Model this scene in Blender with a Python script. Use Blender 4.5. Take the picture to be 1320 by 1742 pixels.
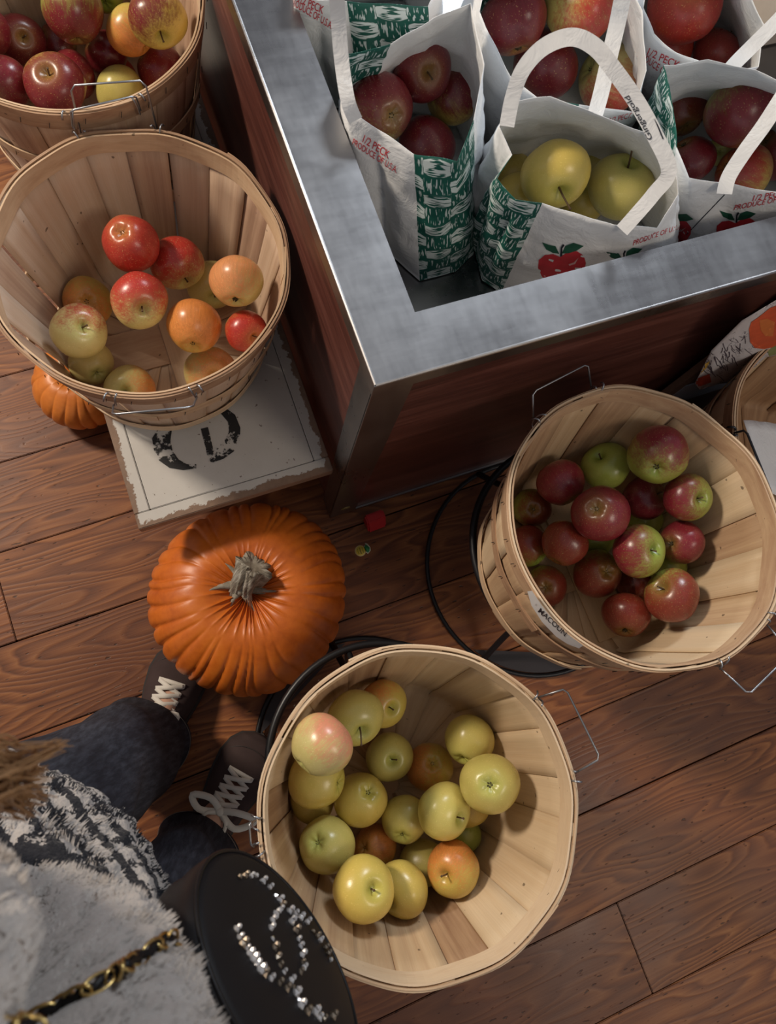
import bpy, bmesh, math, random
from mathutils import Vector, Matrix, noise
from mathutils.bvhtree import BVHTree
for o in list(bpy.data.objects): bpy.data.objects.remove(o)
sc = bpy.context.scene
COL = sc.collection
V = Vector
PI = math.pi
# ------------------------------------------------------------------ camera
F = 1313.0                                   # focal length in pixels of the 1320 x 1742 frame
CR = ((0.9305200693, -0.3357487552, 0.1463050715), (-0.2996615620, -0.9276393284, -0.2229085567), (0.2105596087, 0.1635788794, -0.9637980086))
CX, CY, CZ = V(CR[0]), V(CR[1]), V(CR[2])    # image right, image down, view direction
EYE = V((0, 0, 1.45))
def ray(u, v): return CX*(u-660)/F + CY*(v-871)/F + CZ
def at(u, v, z):
    d = ray(u, v)
    return EYE + d*((z-EYE.z)/d.z)
cam = bpy.data.cameras.new('camera'); camo = bpy.data.objects.new('camera', cam); COL.objects.link(camo)
cam.sensor_fit = 'VERTICAL'; cam.sensor_height = 36; cam.sensor_width = 36*1320/1742; cam.lens = F/1742*36
cam.clip_start = .02
camo.matrix_world = Matrix(((CX.x, -CY.x, -CZ.x, EYE.x), (CX.y, -CY.y, -CZ.y, EYE.y), (CX.z, -CY.z, -CZ.z, EYE.z), (0, 0, 0, 1)))
cam.dof.use_dof = True; cam.dof.focus_distance = 1.12; cam.dof.aperture_fstop = 9
sc.camera = camo
# ------------------------------------------------------------------ light
sc.view_settings.view_transform = 'Standard'; sc.view_settings.look = 'None'; sc.view_settings.gamma = 1; sc.view_settings.exposure = .28
sc.view_settings.use_curve_mapping = False
w = bpy.data.worlds.new('room_light'); sc.world = w; w.use_nodes = True
w.node_tree.nodes['Background'].inputs[0].default_value = (.90, .92, 1, 1)
w.node_tree.nodes['Background'].inputs[1].default_value = .20
def area(name, loc, target, sx, sy, power, col, spread=180):
    l = bpy.data.lights.new(name, 'AREA'); l.shape = 'RECTANGLE'; l.size = sx; l.size_y = sy; l.energy = power; l.color = col; l.spread = math.radians(spread)
    o = bpy.data.objects.new(name, l); COL.objects.link(o); o.location = loc
    o.rotation_euler = (V(target)-V(loc)).to_track_quat('-Z', 'Y').to_euler(); return o
area('window_light_right', (2.1, 2.3, 2.6), (.5, .4, .5), .7, .7, 46, (.84, .92, 1))
area('ceiling_light_left', (-1.5, 1.9, 2.4), (.1, .2, .3), .40, .40, 62, (1, .86, .70))
area('ceiling_light_front', (1.3, -1.5, 2.6), (.2, -.2, .2), .7, .7, 12, (1, .86, .70))
# ------------------------------------------------------------------ helpers
def link(name, me, mat=None, parent=None, smooth=True):
    if isinstance(me, bmesh.types.BMesh):
        b = me; me = bpy.data.meshes.new(name); b.to_mesh(me); b.free()
    o = bpy.data.objects.new(name, me); COL.objects.link(o)
    if mat and not me.materials:
        for m in (mat if isinstance(mat, (list, tuple)) else [mat]): me.materials.append(m)
    if smooth: me.polygons.foreach_set('use_smooth', [True]*len(me.polygons))
    if parent: o.parent = parent
    return o
def tag(o, label, cat=None, group=None, kind=None):
    o['label'] = label
    if cat: o['category'] = cat
    if group: o['group'] = group
    if kind: o['kind'] = kind
    return o
def empty(name, loc, label, cat, group=None, rz=0):
    o = bpy.data.objects.new(name, None); COL.objects.link(o); o.location = loc; o.rotation_euler.z = rz; o.empty_display_size = .05
    o.rotation_mode = 'XYZ'
    return tag(o, label, cat, group)
def copy_tree(o, parent=None):
    c = o.copy(); COL.objects.link(c); c.parent = parent
    for ch in list(o.children): copy_tree(ch, c)
    return c
def bm_box(b, lo, hi, bev=0, mi=0):
    g = bmesh.ops.create_cube(b, size=1); vs = g['verts']
    for v in vs: v.co = V([lo[i]+(hi[i]-lo[i])*(v.co[i]+.5) for i in range(3)])
    fs = list({f for v in vs for f in v.link_faces})
    if bev:
        r = bmesh.ops.bevel(b, geom=list({e for v in vs for e in v.link_edges}), offset=bev, segments=2, affect='EDGES', clamp_overlap=True)
        fs = r['faces'] + [f for f in fs if f.is_valid]
    for f in fs: f.material_index = mi
    return b
def box(lo, hi, bev=0): return bm_box(bmesh.new(), lo, hi, bev)
def frames(P, closed=False):
    n = len(P); T = []
    for i in range(n):
        a = P[(i-1) % n] if closed or i > 0 else P[i]; c = P[(i+1) % n] if closed or i < n-1 else P[i]
        T.append((c-a).normalized())
    up = V((0, 0, 1)) if abs(T[0].z) < .9 else V((1, 0, 0)); out = []; nrm = (up-T[0]*up.dot(T[0])).normalized()
    for t in T:
        nrm = (nrm-t*nrm.dot(t)).normalized(); out.append((t, nrm, t.cross(nrm)))
    return out
def bm_tube(b, P, r, seg=8, closed=False, mi=0, cap=True):
    P = [V(p) for p in P]; R = r if isinstance(r, (list, tuple)) else [r]*len(P)
    rings = []
    for p, (t, n, s), rr in zip(P, frames(P, closed), R):
        rings.append([b.verts.new(p+(n*math.cos(2*PI*k/seg)+s*math.sin(2*PI*k/seg))*rr) for k in range(seg)])
    m = len(rings)
    for i in range(m if closed else m-1):
        A, B = rings[i], rings[(i+1) % m]
        for k in range(seg):
            f = b.faces.new((A[k], A[(k+1) % seg], B[(k+1) % seg], B[k])); f.material_index = mi
    if cap and not closed:
        b.faces.new(rings[0][::-1]).material_index = mi; b.faces.new(rings[-1]).material_index = mi
    return b
def tube(P, r, seg=8, closed=False): return bm_tube(bmesh.new(), P, r, seg, closed)
def smoothpath(P, n=6, closed=False):
    P = [V(p) for p in P]; out = []; m = len(P)
    for i in range(m if closed else m-1):
        g = lambda k: P[k % m] if closed else P[max(0, min(m-1, k))]
        a, b_, c, d = g(i-1), g(i), g(i+1), g(i+2)
        for k in range(n):
            t = k/n
            out.append(.5*((2*b_)+(c-a)*t+(2*a-5*b_+4*c-d)*t*t+(3*b_-a-3*c+d)*t*t*t))
    if not closed: out.append(P[-1])
    return out
def loft(rings, closed_ring=True, cap0=False, cap1=False, uv=False):
    b = bmesh.new(); R = [[b.verts.new(p) for p in r] for r in rings]; m = len(R[0]); ul = b.loops.layers.uv.new('UVMap') if uv else None
    for i in range(len(R)-1):
        for k in range(m if closed_ring else m-1):
            k2 = (k+1) % m
            f = b.faces.new((R[i][k], R[i][k2], R[i+1][k2], R[i+1][k]))
            if uv:
                for l, q in zip(f.loops, ((k, i), (k+1, i), (k+1, i+1), (k, i+1))): l[ul].uv = (q[0]/m, q[1]/(len(R)-1))
    if cap0: b.faces.new(R[0][::-1])
    if cap1: b.faces.new(R[-1])
    return b
def ribbon(P, wdt, side, th=.0006):
    """a flat strap along P; side(p, t) gives its width direction"""
    b = bmesh.new(); rows = []; n = len(P)
    for i, p in enumerate(P):
        t = (P[min(i+1, n-1)]-P[max(i-1, 0)]).normalized(); s = side(p, t); s = (s-t*s.dot(t)).normalized(); nn = t.cross(s)
        ww = wdt[i] if isinstance(wdt, (list, tuple)) else wdt
        rows.append([b.verts.new(p+s*ww*a+nn*th*c) for a, c in ((-.5, -.5), (0, -.5), (.5, -.5), (.5, .5), (0, .5), (-.5, .5))])
    for A, B in zip(rows, rows[1:]):
        for k in range(6): b.faces.new((A[k], A[(k+1) % 6], B[(k+1) % 6], B[k]))
    b.faces.new(rows[0][::-1]); b.faces.new(rows[-1])
    return b
def facing(p, t): return t.cross(EYE-p)
def nz(p, s, seed=0): return noise.noise(V(p)*s+V((seed*7.3, seed*3.1, seed*1.7)))
# ------------------------------------------------------------------ materials
class M:
    """small builder around a material's node tree"""
    def __init__(s, name, rough=.5, metal=0, spec=.5, **kw):
        s.m = bpy.data.materials.new(name); s.m.use_nodes = True; s.t = s.m.node_tree; s.b = s.t.nodes['Principled BSDF']
        s.b.inputs['Roughness'].default_value = rough; s.b.inputs['Metallic'].default_value = metal; s.b.inputs['Specular IOR Level'].default_value = spec
        for k, v in kw.items(): s.b.inputs[k.replace('_', ' ')].default_value = v
    def n(s, typ, out=0, ins=None, **props):
        x = s.t.nodes.new(typ)
        for k, v in props.items(): setattr(x, k, v)
        for k, v in (ins or {}).items(): s.put(x.inputs[k], v)
        return x.outputs[out]
    def put(s, sock, v):
        if isinstance(v, bpy.types.NodeSocket): s.t.links.new(v, sock)
        else:
            if hasattr(sock.default_value, '__len__') and len(sock.default_value) == 4 and len(v) == 3: v = (*v, 1)
            sock.default_value = v
    def coord(s, kind='Object', scale=(1, 1, 1), rot=(0, 0, 0), loc=(0, 0, 0)):
        c = s.n('ShaderNodeTexCoord', kind)
        return s.n('ShaderNodeMapping', 0, {0: c, 1: loc, 2: rot, 3: scale})
    def noise(s, vec, scale, detail=4, rough=.55, dist=0):
        return s.n('ShaderNodeTexNoise', 0, {'Vector': vec, 'Scale': scale, 'Detail': detail, 'Roughness': rough, 'Distortion': dist})
    def ramp(s, fac, stops, interp='LINEAR'):
        x = s.t.nodes.new('ShaderNodeValToRGB'); s.put(x.inputs[0], fac); r = x.color_ramp; r.interpolation = interp
        while len(r.elements) < len(stops): r.elements.new(.5)
        for e, (p, c) in zip(r.elements, stops):
            e.position = p; e.color = (c, c, c, 1) if isinstance(c, (int, float)) else (*c, 1)
        return x.outputs[0]
    def mix(s, fac, a, b, mode='MIX'):
        x = s.t.nodes.new('ShaderNodeMix'); x.data_type = 'RGBA'; x.blend_type = mode
        s.put(x.inputs[0], fac); s.put(x.inputs[6], a); s.put(x.inputs[7], b); return x.outputs[2]
    def math(s, op, a, b=0, c=0):
        return s.n('ShaderNodeMath', 0, {0: a, 1: b, 2: c}, operation=op)
    def color(s, v): s.put(s.b.inputs['Base Color'], v); return s
    def bump(s, h, strength=.3, dist=.002):
        s.put(s.b.inputs['Normal'], s.n('ShaderNodeBump', 0, {'Height': h, 'Strength': strength, 'Distance': dist})); return s
def flat(name, col, rough=.5, metal=0, spec=.5, var=.12, sc_=40):
    k = M(name, rough, metal, spec); c = k.coord(); f = k.noise(c, sc_)
    k.color(k.mix(f, tuple(x*(1-var) for x in col), tuple(min(1, x*(1+var)) for x in col))); k.bump(f, .15, .0006); return k.m
def floor_mat():
    k = M('old_pine_floor', .42, spec=.4)
    at_ = k.n('ShaderNodeAttribute', 'Fac', attribute_name='plank')
    off = k.n('ShaderNodeCombineXYZ', 0, {0: k.math('MULTIPLY', at_, 17.), 1: k.math('MULTIPLY', at_, 5.3), 2: k.math('MULTIPLY', at_, 9.)})
    c = k.n('ShaderNodeTexCoord', 'Object'); c = k.n('ShaderNodeVectorMath', 0, {0: c, 1: off}, operation='ADD')
    lng = k.n('ShaderNodeMapping', 0, {0: c, 3: (1.3, 7.5, 1)})
    warp = k.noise(lng, 1.25, 2, .45)
    ring = k.math('FRACT', k.math('MULTIPLY', warp, 24.))
    ring = k.ramp(ring, ((0, 0.05), (.30, .35), (.78, 1.), (1, .05)))
    fine = k.noise(k.n('ShaderNodeMapping', 0, {0: c, 3: (9, 210, 1)}), 1, 3, .7)
    big = k.noise(c, 3., 3)
    g = k.mix(.55, ring, fine)
    col = k.ramp(g, ((0.15, (.080, .022, .008)), (.40, (.20, .065, .020)), (.62, (.31, .112, .034)), (.92, (.44, .19, .064))))
    tone = k.ramp(at_, ((0, (.78, .74, .72)), (.5, (1, 1, 1)), (1, (1.1, 1.02, .92))))
    col = k.mix(1, col, tone, 'MULTIPLY')
    col = k.mix(k.ramp(big, ((.38, .75), (.66, 0.))), col, (.115, .038, .018))
    pores = k.ramp(k.noise(k.n('ShaderNodeMapping', 0, {0: c, 3: (55, 190, 1)}), 1, 1, .5), ((.70, 0.), (.76, 1.)))
    col = k.mix(k.math('MULTIPLY', pores, .8), col, (.03, .012, .008))
    k.color(col); k.put(k.b.inputs['Roughness'], k.ramp(big, ((.3, .36), (.7, .55))))
    k.bump(k.math('SUBTRACT', g, pores), .35, .0012); return k.m
def basket_mat(name, tint=(1, 1, 1)):
    k = M(name, .62, spec=.3)
    at_ = k.n('ShaderNodeAttribute', 'Fac', attribute_name='tone')
    uv = k.n('ShaderNodeUVMap', 0, uv_map='UVMap')
    gr = k.noise(k.n('ShaderNodeMapping', 0, {0: uv, 3: (7, .8, 1)}), 1, 4, .6, .4)
    fi = k.noise(k.n('ShaderNodeMapping', 0, {0: uv, 3: (70, 1.6, 1)}), 1, 2, .6)
    a = k.math('ADD', k.math('MULTIPLY', at_, .55), k.math('MULTIPLY', gr, .65))
    T = lambda c: tuple(x*y for x, y in zip(c, tint))
    col = k.ramp(a, ((.2, T((.30, .175, .105))), (.42, T((.50, .335, .21))), (.60, T((.64, .47, .30))), (.85, T((.74, .59, .41)))))
    col = k.mix(k.math('MULTIPLY', fi, .28), col, T((.22, .13, .075)))
    sp = k.ramp(k.noise(k.coord('Object'), 95, 1, .5), ((.76, 0.), (.80, 1.)))
    col = k.mix(k.math('MULTIPLY', sp, .7), col, (.05, .03, .02))
    k.color(col); k.bump(k.mix(.5, gr, fi), .3, .001); return k.m
def steel_mat():
    k = M('brushed_steel', .38, 1.0)
    c = k.coord(); a = k.noise(c, 5, 3, .5); s1 = k.noise(k.n('ShaderNodeMapping', 0, {0: c, 3: (14, 70, 12), 2: (0, 0, .9)}), 1, 3, .7); s2 = k.noise(k.n('ShaderNodeMapping', 0, {0: c, 3: (80, 18, 12), 2: (0, 0, .5)}), 1, 3, .7)
    s_ = k.mix(.5, s1, s2)
    k.color(k.mix(a, (.235, .23, .235), (.42, .41, .41))); k.put(k.b.inputs['Roughness'], k.math('ADD', k.math('MULTIPLY', a, .40), k.math('MULTIPLY', s_, .24)))
    k.bump(s_, .10, .0007); return k.m
def laminate_mat():
    k = M('dark_wood_laminate', .33, spec=.45)
    c = k.coord(); st = k.noise(k.n('ShaderNodeMapping', 0, {0: c, 3: (2.2, 2.2, 26)}), 1, 5, .62, .8)
    fi = k.noise(k.n('ShaderNodeMapping', 0, {0: c, 3: (9, 9, 240)}), 1, 3, .65)
    col = k.ramp(k.mix(.4, st, fi), ((.3, (.045, .015, .012)), (.47, (.11, .036, .027)), (.6, (.17, .062, .046)), (.75, (.31, .14, .11))))
    k.color(col); k.bump(fi, .15, .0004); return k.m
def paint_mat():
    k = M('chipped_white_paint', .6, spec=.35)
    c = k.coord(); a = k.noise(c, 10, 6, .7); d = k.noise(c, 60, 4, .7)
    col = k.mix(a, (.46, .435, .40), (.60, .585, .56))
    chip = k.n('ShaderNodeAttribute', 'Fac', attribute_name='edge')
    m_ = k.math('ADD', k.math('MULTIPLY', chip, .42), k.math('MULTIPLY', k.mix(.5, a, d), .8))
    msk = k.ramp(m_, ((.60, 0.), (.63, 1.)))
    dots = k.ramp(k.noise(c, 130, 2, .5), ((.715, 0.), (.74, 1.)))
    col = k.mix(msk, col, k.mix(d, (.14, .085, .06), (.30, .2, .14))); col = k.mix(k.math('MULTIPLY', dots, .75), col, (.12, .08, .06))
    k.color(col); k.bump(k.math('ADD', msk, k.math('MULTIPLY', a, -1.)), .4, .001); return k.m
def stencil_mat():
    k = M('worn_black_stencil', .6); c = k.coord(); a = k.noise(c, 120, 4, .7); b_ = k.noise(c, 28, 2)
    k.color((.012, .012, .013)); k.put(k.b.inputs['Alpha'], k.ramp(k.mix(.4, a, b_), ((.525, 1.), (.545, 0.)))); return k.m
def paper_mat():
    k = M('white_paper', .55, spec=.3); c = k.coord(); k.color(k.mix(k.noise(c, 14), (.78, .80, .815), (.88, .885, .89)))
    k.bump(k.noise(c, 30, 4, .65, .6), .6, .005); k.put(k.b.inputs['Subsurface Weight'], .0)
    return k.m
def weave_mat():
    """green basket-weave print: bands crossing over and under, drawn with brush hatching"""
    k = M('green_weave_print', .5, spec=.3); uv = k.n('ShaderNodeUVMap', 0, uv_map='UVMap')
    n0 = k.noise(uv, 3, 2); sx = k.n('ShaderNodeSeparateXYZ', 0, {0: uv}); sy = k.n('ShaderNodeSeparateXYZ', 1, {0: uv})
    x = k.math('ADD', sx, k.math('MULTIPLY', n0, .10)); y = k.math('ADD', sy, k.math('MULTIPLY', n0, .10))
    fx = k.math('FRACT', x); fy = k.math('FRACT', y)
    par = k.math('FLOORED_MODULO', k.math('ADD', k.math('FLOOR', x), k.math('FLOOR', y)), 2.)
    hv = k.noise(k.n('ShaderNodeMapping', 0, {0: uv, 3: (15, 1.6, 1)}), 1, 1, .5)
    hh = k.noise(k.n('ShaderNodeMapping', 0, {0: uv, 3: (1.8, 9, 1)}), 1, 1, .5)
    ctr = k.math('ABSOLUTE', k.math('SUBTRACT', fy, .5)); cx = k.math('ABSOLUTE', k.math('SUBTRACT', fx, .5))
    lens = k.math('SUBTRACT', .47, k.math('ADD', k.math('MULTIPLY', k.math('MULTIPLY', cx, cx), .55), ctr))       # horizontal strand, bulging in the middle
    inl = k.ramp(lens, ((0, 0.), (.05, 1.)))
    whiteh = k.math('MULTIPLY', inl, k.ramp(k.math('ADD', hh, k.math('MULTIPLY', cx, .30)), ((.50, 0.), (.56, 1.))))
    whitev = k.math('MULTIPLY', k.ramp(ctr, ((.40, 1.), (.47, 0.))), k.ramp(hv, ((.56, 0.), (.60, .9))))
    f = k.mix(par, whiteh, whitev)
    k.color(k.mix(f, k.mix(k.noise(uv, 1.5), (.012, .085, .066), (.018, .13, .10)), (.66, .75, .74))); k.bump(k.noise(k.coord(), 34, 3, .6), .3, .003)
    return k.m
STEEL = steel_mat(); LAM = laminate_mat(); PAINT = paint_mat(); PAPER = paper_mat(); WEAVE = weave_mat()
BK1 = basket_mat('basket_veneer', (.98, .97, 1.06)); BK2 = basket_mat('basket_veneer_golden', (.98, .95, .90))
HOOP = basket_mat('hoop_veneer', (1.02, .98, .96))
WIRE = flat('galvanised_wire', (.36, .37, .39), .35, .9); STAPLE = flat('staple_metal', (.05, .045, .04), .5, .6)
BLACKM = flat('black_steel', (.012, .012, .014), .38, .2, .5); DARKPL = flat('dark_plate', (.022, .018, .022), .5)
REDINK = flat('red_ink', (.62, .035, .05), .55); GREENINK = flat('green_ink', (.015, .10, .06), .55); BLACKINK = flat('black_ink', (.015, .018, .03), .5)
REDRUB = flat('red_rubber', (.55, .018, .02), .45)
STEMM = flat('apple_stem', (.10, .055, .025), .7); CALYX = flat('dry_calyx', (.06, .045, .02), .9)
# ------------------------------------------------------------------ setting: plank floor
k_ = 0.016447623; ex = V((math.cos(k_), math.sin(k_), 0)); ey = V((-math.sin(k_), math.cos(k_), 0))
b = bmesh.new(); lay = b.faces.layers.float.new('plank'); rnd = random.Random(5)
JOINTS = {-5: (.46,), -4: (), -3: (), -2: (), -1: (), 0: (-.52,), 1: (-.385, 1.1), 2: (-.9,), 3: (.3,)}
for i in range(-18, 26):
    y0 = .073+.1625*i; js = [-3.2]+sorted(JOINTS.get(i, (rnd.uniform(-2, 0), rnd.uniform(.4, 2.4))))+[3.6]
    gap = {-3: .0048, -1: .003, 1: .0035}.get(i, .0022)
    for a, c in zip(js, js[1:]):
        nf = len(b.faces); bm_box(b, (a+.0008, y0+gap/2, -.02), (c-.0008, y0+.1625-.0008, 0), .0012)
        b.faces.ensure_lookup_table(); t = rnd.random()
        for f in b.faces[nf:]: f[lay] = t
for v in b.verts: v.co = ex*v.co.x+ey*v.co.y+V((0, 0, v.co.z))
tag(link('floor', b, floor_mat(), smooth=False), 'worn reddish brown plank floor', kind='structure')
tag(link('floor.001', box((-3.2, -3, -.03), (3.6, 4.3, -.019)), flat('crack_dirt', (.02, .016, .014), .9), smooth=False), 'dark gaps between the floor planks', kind='structure')
# ------------------------------------------------------------------ counter with a sunken steel well
HC = .68
cx0, cy0 = .203, .2665; ix0, iy0 = .274, .335; X1, Y1 = 1.75, 1.95; WZ = .50
ctr = empty('display_counter', (cx0, cy0, 0), 'long display counter with a stainless steel top and dark wood laminate sides', 'counter')
def cpart(name, b, m, par=None, label=None, smooth=False):
    par = par or ctr
    if isinstance(b, bmesh.types.BMesh): bmesh.ops.translate(b, verts=b.verts, vec=V((-cx0, -cy0, 0)))
    o = link(name, b, m, par, smooth)
    if label: o['label'] = label
    return o
b = bmesh.new()
for lo, hi in (((cx0, cy0, HC-.003), (ix0, Y1, HC)), ((X1-.07, cy0, HC-.003), (X1, Y1, HC)), ((ix0, cy0, HC-.003), (X1-.07, iy0, HC)), ((ix0, Y1-.07, HC-.003), (X1-.07, Y1, HC))):
    bm_box(b, lo, hi)
cpart('steel_top', b, STEEL)
b = bmesh.new()
bm_box(b, (cx0-.001, cy0-.002, HC-.026), (X1, cy0, HC-.0005), .0006); bm_box(b, (cx0-.002, cy0-.002, HC-.026), (cx0, Y1, HC-.0005), .0006)
bm_tube(b, [(cx0, cy0, HC-.0012), (X1, cy0, HC-.0012)], .0022); bm_tube(b, [(cx0, cy0, HC-.0012), (cx0, Y1, HC-.0012)], .0022)
cpart('steel_lip', b, STEEL)
b = bmesh.new()
bm_box(b, (ix0, iy0, WZ-.003), (X1-.07, Y1-.07, WZ))
bm_box(b, (ix0-.002, iy0-.002, WZ), (ix0, Y1-.07, HC-.001)); bm_box(b, (X1-.07, iy0, WZ), (X1-.068, Y1-.07, HC-.001))
bm_box(b, (ix0, iy0-.002, WZ), (X1-.07, iy0, HC-.001)); bm_box(b, (ix0, Y1-.07, WZ), (X1-.07, Y1-.068, HC-.001))
cpart('steel_well', b, STEEL)
cpart('front_panel', box((cx0+.012, cy0+.006, .012), (X1-.02, cy0+.02, HC-.004)), LAM)
cpart('side_panel', box((cx0+.006, cy0+.021, .012), (cx0+.02, Y1-.02, HC-.004)), LAM)
b = bmesh.new(); bm_box(b, (cx0+.001, cy0+.0015, .008), (cx0+.052, cy0+.0055, HC-.027), .0006); bm_box(b, (cx0+.001, cy0+.003, .008), (cx0+.0045, cy0+.042, HC-.027), .0006)
cpart('corner_post', b, STEEL)
cpart('bottom_trim', box((cx0+.053, cy0+.002, .008), (X1-.02, cy0+.0055, .017)), STEEL)
b = bmesh.new(); p = at(590, 860, .08)
bmesh.ops.create_cone(b, cap_ends=True, segments=32, radius1=.009, radius2=.009, depth=.0006, matrix=Matrix.Translation((p.x-cx0, .0012, .055)) @ Matrix.Rotation(PI/2, 4, 'X'))
link('sticker_reflection', b, flat('reflected_gold', (.30, .22, .07), .5), ctr)  # floor sticker's reflection in the steel post, painted as a thin gold disc
# red rubber chock under the counter
t = box((-.019, -.016, 0), (.019, .014, .03), .003); o = link('rubber_chock', t, REDRUB, None, False)
p = at(638, 886, .012); o.location = (p.x, p.y, 0); o.rotation_euler.z = .05
for v in o.data.vertices:
    if v.co.z > .02 and v.co.y < 0: v.co.y += .012
tag(o, 'small red block on the floor under the front edge of the counter', 'block')
# fruit sticker lying on the floor
st = empty('fruit_sticker', (*at(613, 937, 0).xy, .0003), 'tiny yellow and green pineapple shaped sticker stuck to the floor', 'sticker')
def disc_poly(pts, z0=0, th=.0004):
    b = bmesh.new(); f = b.faces.new([b.verts.new((x, y, z0)) for x, y in pts]); g = bmesh.ops.extrude_face_region(b, geom=[f])
    bmesh.ops.translate(b, verts=[v for v in g['geom'] if isinstance(v, bmesh.types.BMVert)], vec=(0, 0, th)); bmesh.ops.recalc_face_normals(b, faces=b.faces); return b
circ = lambda r, n=28, x=0, y=0, s=1: [(x+r*math.cos(2*PI*k/n), y+r*s*math.sin(2*PI*k/n)) for k in range(n)]
link('sticker_border', disc_poly(circ(.0108)), flat('pale_yellow', (.85, .68, .28), .4), st)
link('sticker_face', disc_poly(circ(.0088), .0004, .0002), flat('yellow', (.85, .66, .08), .4), st)
link('sticker_leaf_border', disc_poly([(.0085, -.006), (.012, -.0105), (.0145, -.0085), (.019, -.006), (.0205, 0), (.019, .005), (.017, .0095), (.0135, .0115), (.0125, .007), (.0085, .006)]), flat('pale_cream', (.8, .8, .6), .4), st)
link('sticker_leaf', disc_poly([(.010, -.0045), (.0125, -.0085), (.0165, -.006), (.019, 0), (.0165, .005), (.0135, .009), (.010, .0045)], .0004, .0002), flat('leaf_green', (.03, .26, .08), .4), st)
def text_mesh(s, size=1., extrude=0, bold=0):
    cu = bpy.data.curves.new('t', 'FONT'); cu.body = s; cu.size = size; cu.extrude = extrude; cu.offset = bold; cu.resolution_u = 3
    o = bpy.data.objects.new('t', cu); COL.objects.link(o); bpy.context.view_layer.update()
    me = bpy.data.meshes.new_from_object(o.evaluated_get(bpy.context.evaluated_depsgraph_get())); bpy.data.objects.remove(o); bpy.data.curves.remove(cu); return me
b = bmesh.new(); rnd = random.Random(2)
for x_, n_, w_ in ((-.0045, 5, .0012), (.0000, 6, .0020), (.0048, 5, .0012)):        # three rows of tiny characters too small to read
    for q in range(n_):
        yy = (q-(n_-1)/2)*.0022
        bm_box(b, (x_-w_, yy-.0007, .0006), (x_+w_*rnd.uniform(.6, 1), yy+.0002, .0008)); bm_box(b, (x_-w_*.2, yy-.0007, .0006), (x_+w_*.2, yy+.0008, .0008))
link('lettering', b, flat('sticker_ink', (.10, .13, .02), .5), st, False)
# ------------------------------------------------------------------ white bench board
BZ = .272; bx0, bx1, by0, by1 = -.112, .197, .291, 1.62
ben = empty('painted_bench', (bx0, by0, 0), 'low bench topped with chipped white painted boards and black stencilled letters, beside the counter', 'bench')
def bgrid(name, x0, x1, y0, y1, z0, z1, step, edge=lambda x, y: 0):
    b = bm_box(bmesh.new(), (x0, y0, z0), (x1, y1, z1), .0012); lay = b.verts.layers.float.new('edge')
    nx, ny = int((x1-x0)/step), int((y1-y0)/step)
    for k in range(1, nx): bmesh.ops.bisect_plane(b, geom=b.verts[:]+b.edges[:]+b.faces[:], plane_co=(x0+(x1-x0)*k/nx, 0, 0), plane_no=(1, 0, 0))
    for k in range(1, ny): bmesh.ops.bisect_plane(b, geom=b.verts[:]+b.edges[:]+b.faces[:], plane_co=(0, y0+(y1-y0)*k/ny, 0), plane_no=(0, 1, 0))
    for v in b.verts: v[lay] = edge(v.co.x, v.co.y); v.co -= V((bx0, by0, 0))
    return link(name, b, PAINT, ben, False)
def eg(x, y):
    d = min(x-bx0, bx1-x, y-by0); return max(0, 1-d/.008)*.95
g_ = .0235
bgrid('board_panel', bx0+g_+.001, bx1-g_-.001, by0+g_+.001, by1, BZ-.02, BZ, .05)
bgrid('front_batten', bx0, bx1, by0, by0+g_, BZ-.022, BZ+.0005, .012, eg)
bgrid('side_batten', bx0, bx0+g_, by0+g_+.0006, by1, BZ-.022, BZ+.0005, .012, eg); bgrid('side_batten', bx1-g_, bx1, by0+g_+.0006, by1, BZ-.022, BZ+.0005, .012, eg)
for x, y in ((bx0+.02, by0+.14), (bx1-.06, by0+.14), (bx0+.02, by1-.05), (bx1-.06, by1-.05)):
    b = box((x, y, 0), (x+.035, y+.035, BZ-.022), .002); bmesh.ops.translate(b, verts=b.verts, vec=(-bx0, -by0, 0)); link('leg', b, flat('dark_wood', (.06, .03, .02), .6), ben, False)
def letter(outl, name):
    b = bmesh.new(); vs = []
    for u, v in outl:
        p = at(u, v, BZ); vs.append(b.verts.new((p.x-bx0, p.y-by0, BZ+.0011)))
    f = b.faces.new(vs); bmesh.ops.triangulate(b, faces=[f]); bmesh.ops.recalc_face_normals(b, faces=b.faces)
    o = link(name, b, STENCIL, ben, False); return o
STENCIL = stencil_mat()
letter([(293, 722), (268, 732), (259, 746), (262, 766), (271, 784), (288, 796), (312, 800), (334, 797), (334, 790), (318, 790), (304, 782), (294, 768), (290, 750), (292, 736)], 'stencil_letter')['label'] = 'black stencilled letter C, worn'
letter([(376, 704), (386, 696), (400, 706), (409, 728), (408, 750), (398, 768), (380, 781), (356, 789), (351, 768), (370, 760), (384, 748), (390, 734), (388, 718)], 'stencil_letter')['label'] = 'black stencilled letter D, worn'
letter([(342, 730), (354, 727), (363, 765), (351, 767)], 'stencil_letter')
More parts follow.
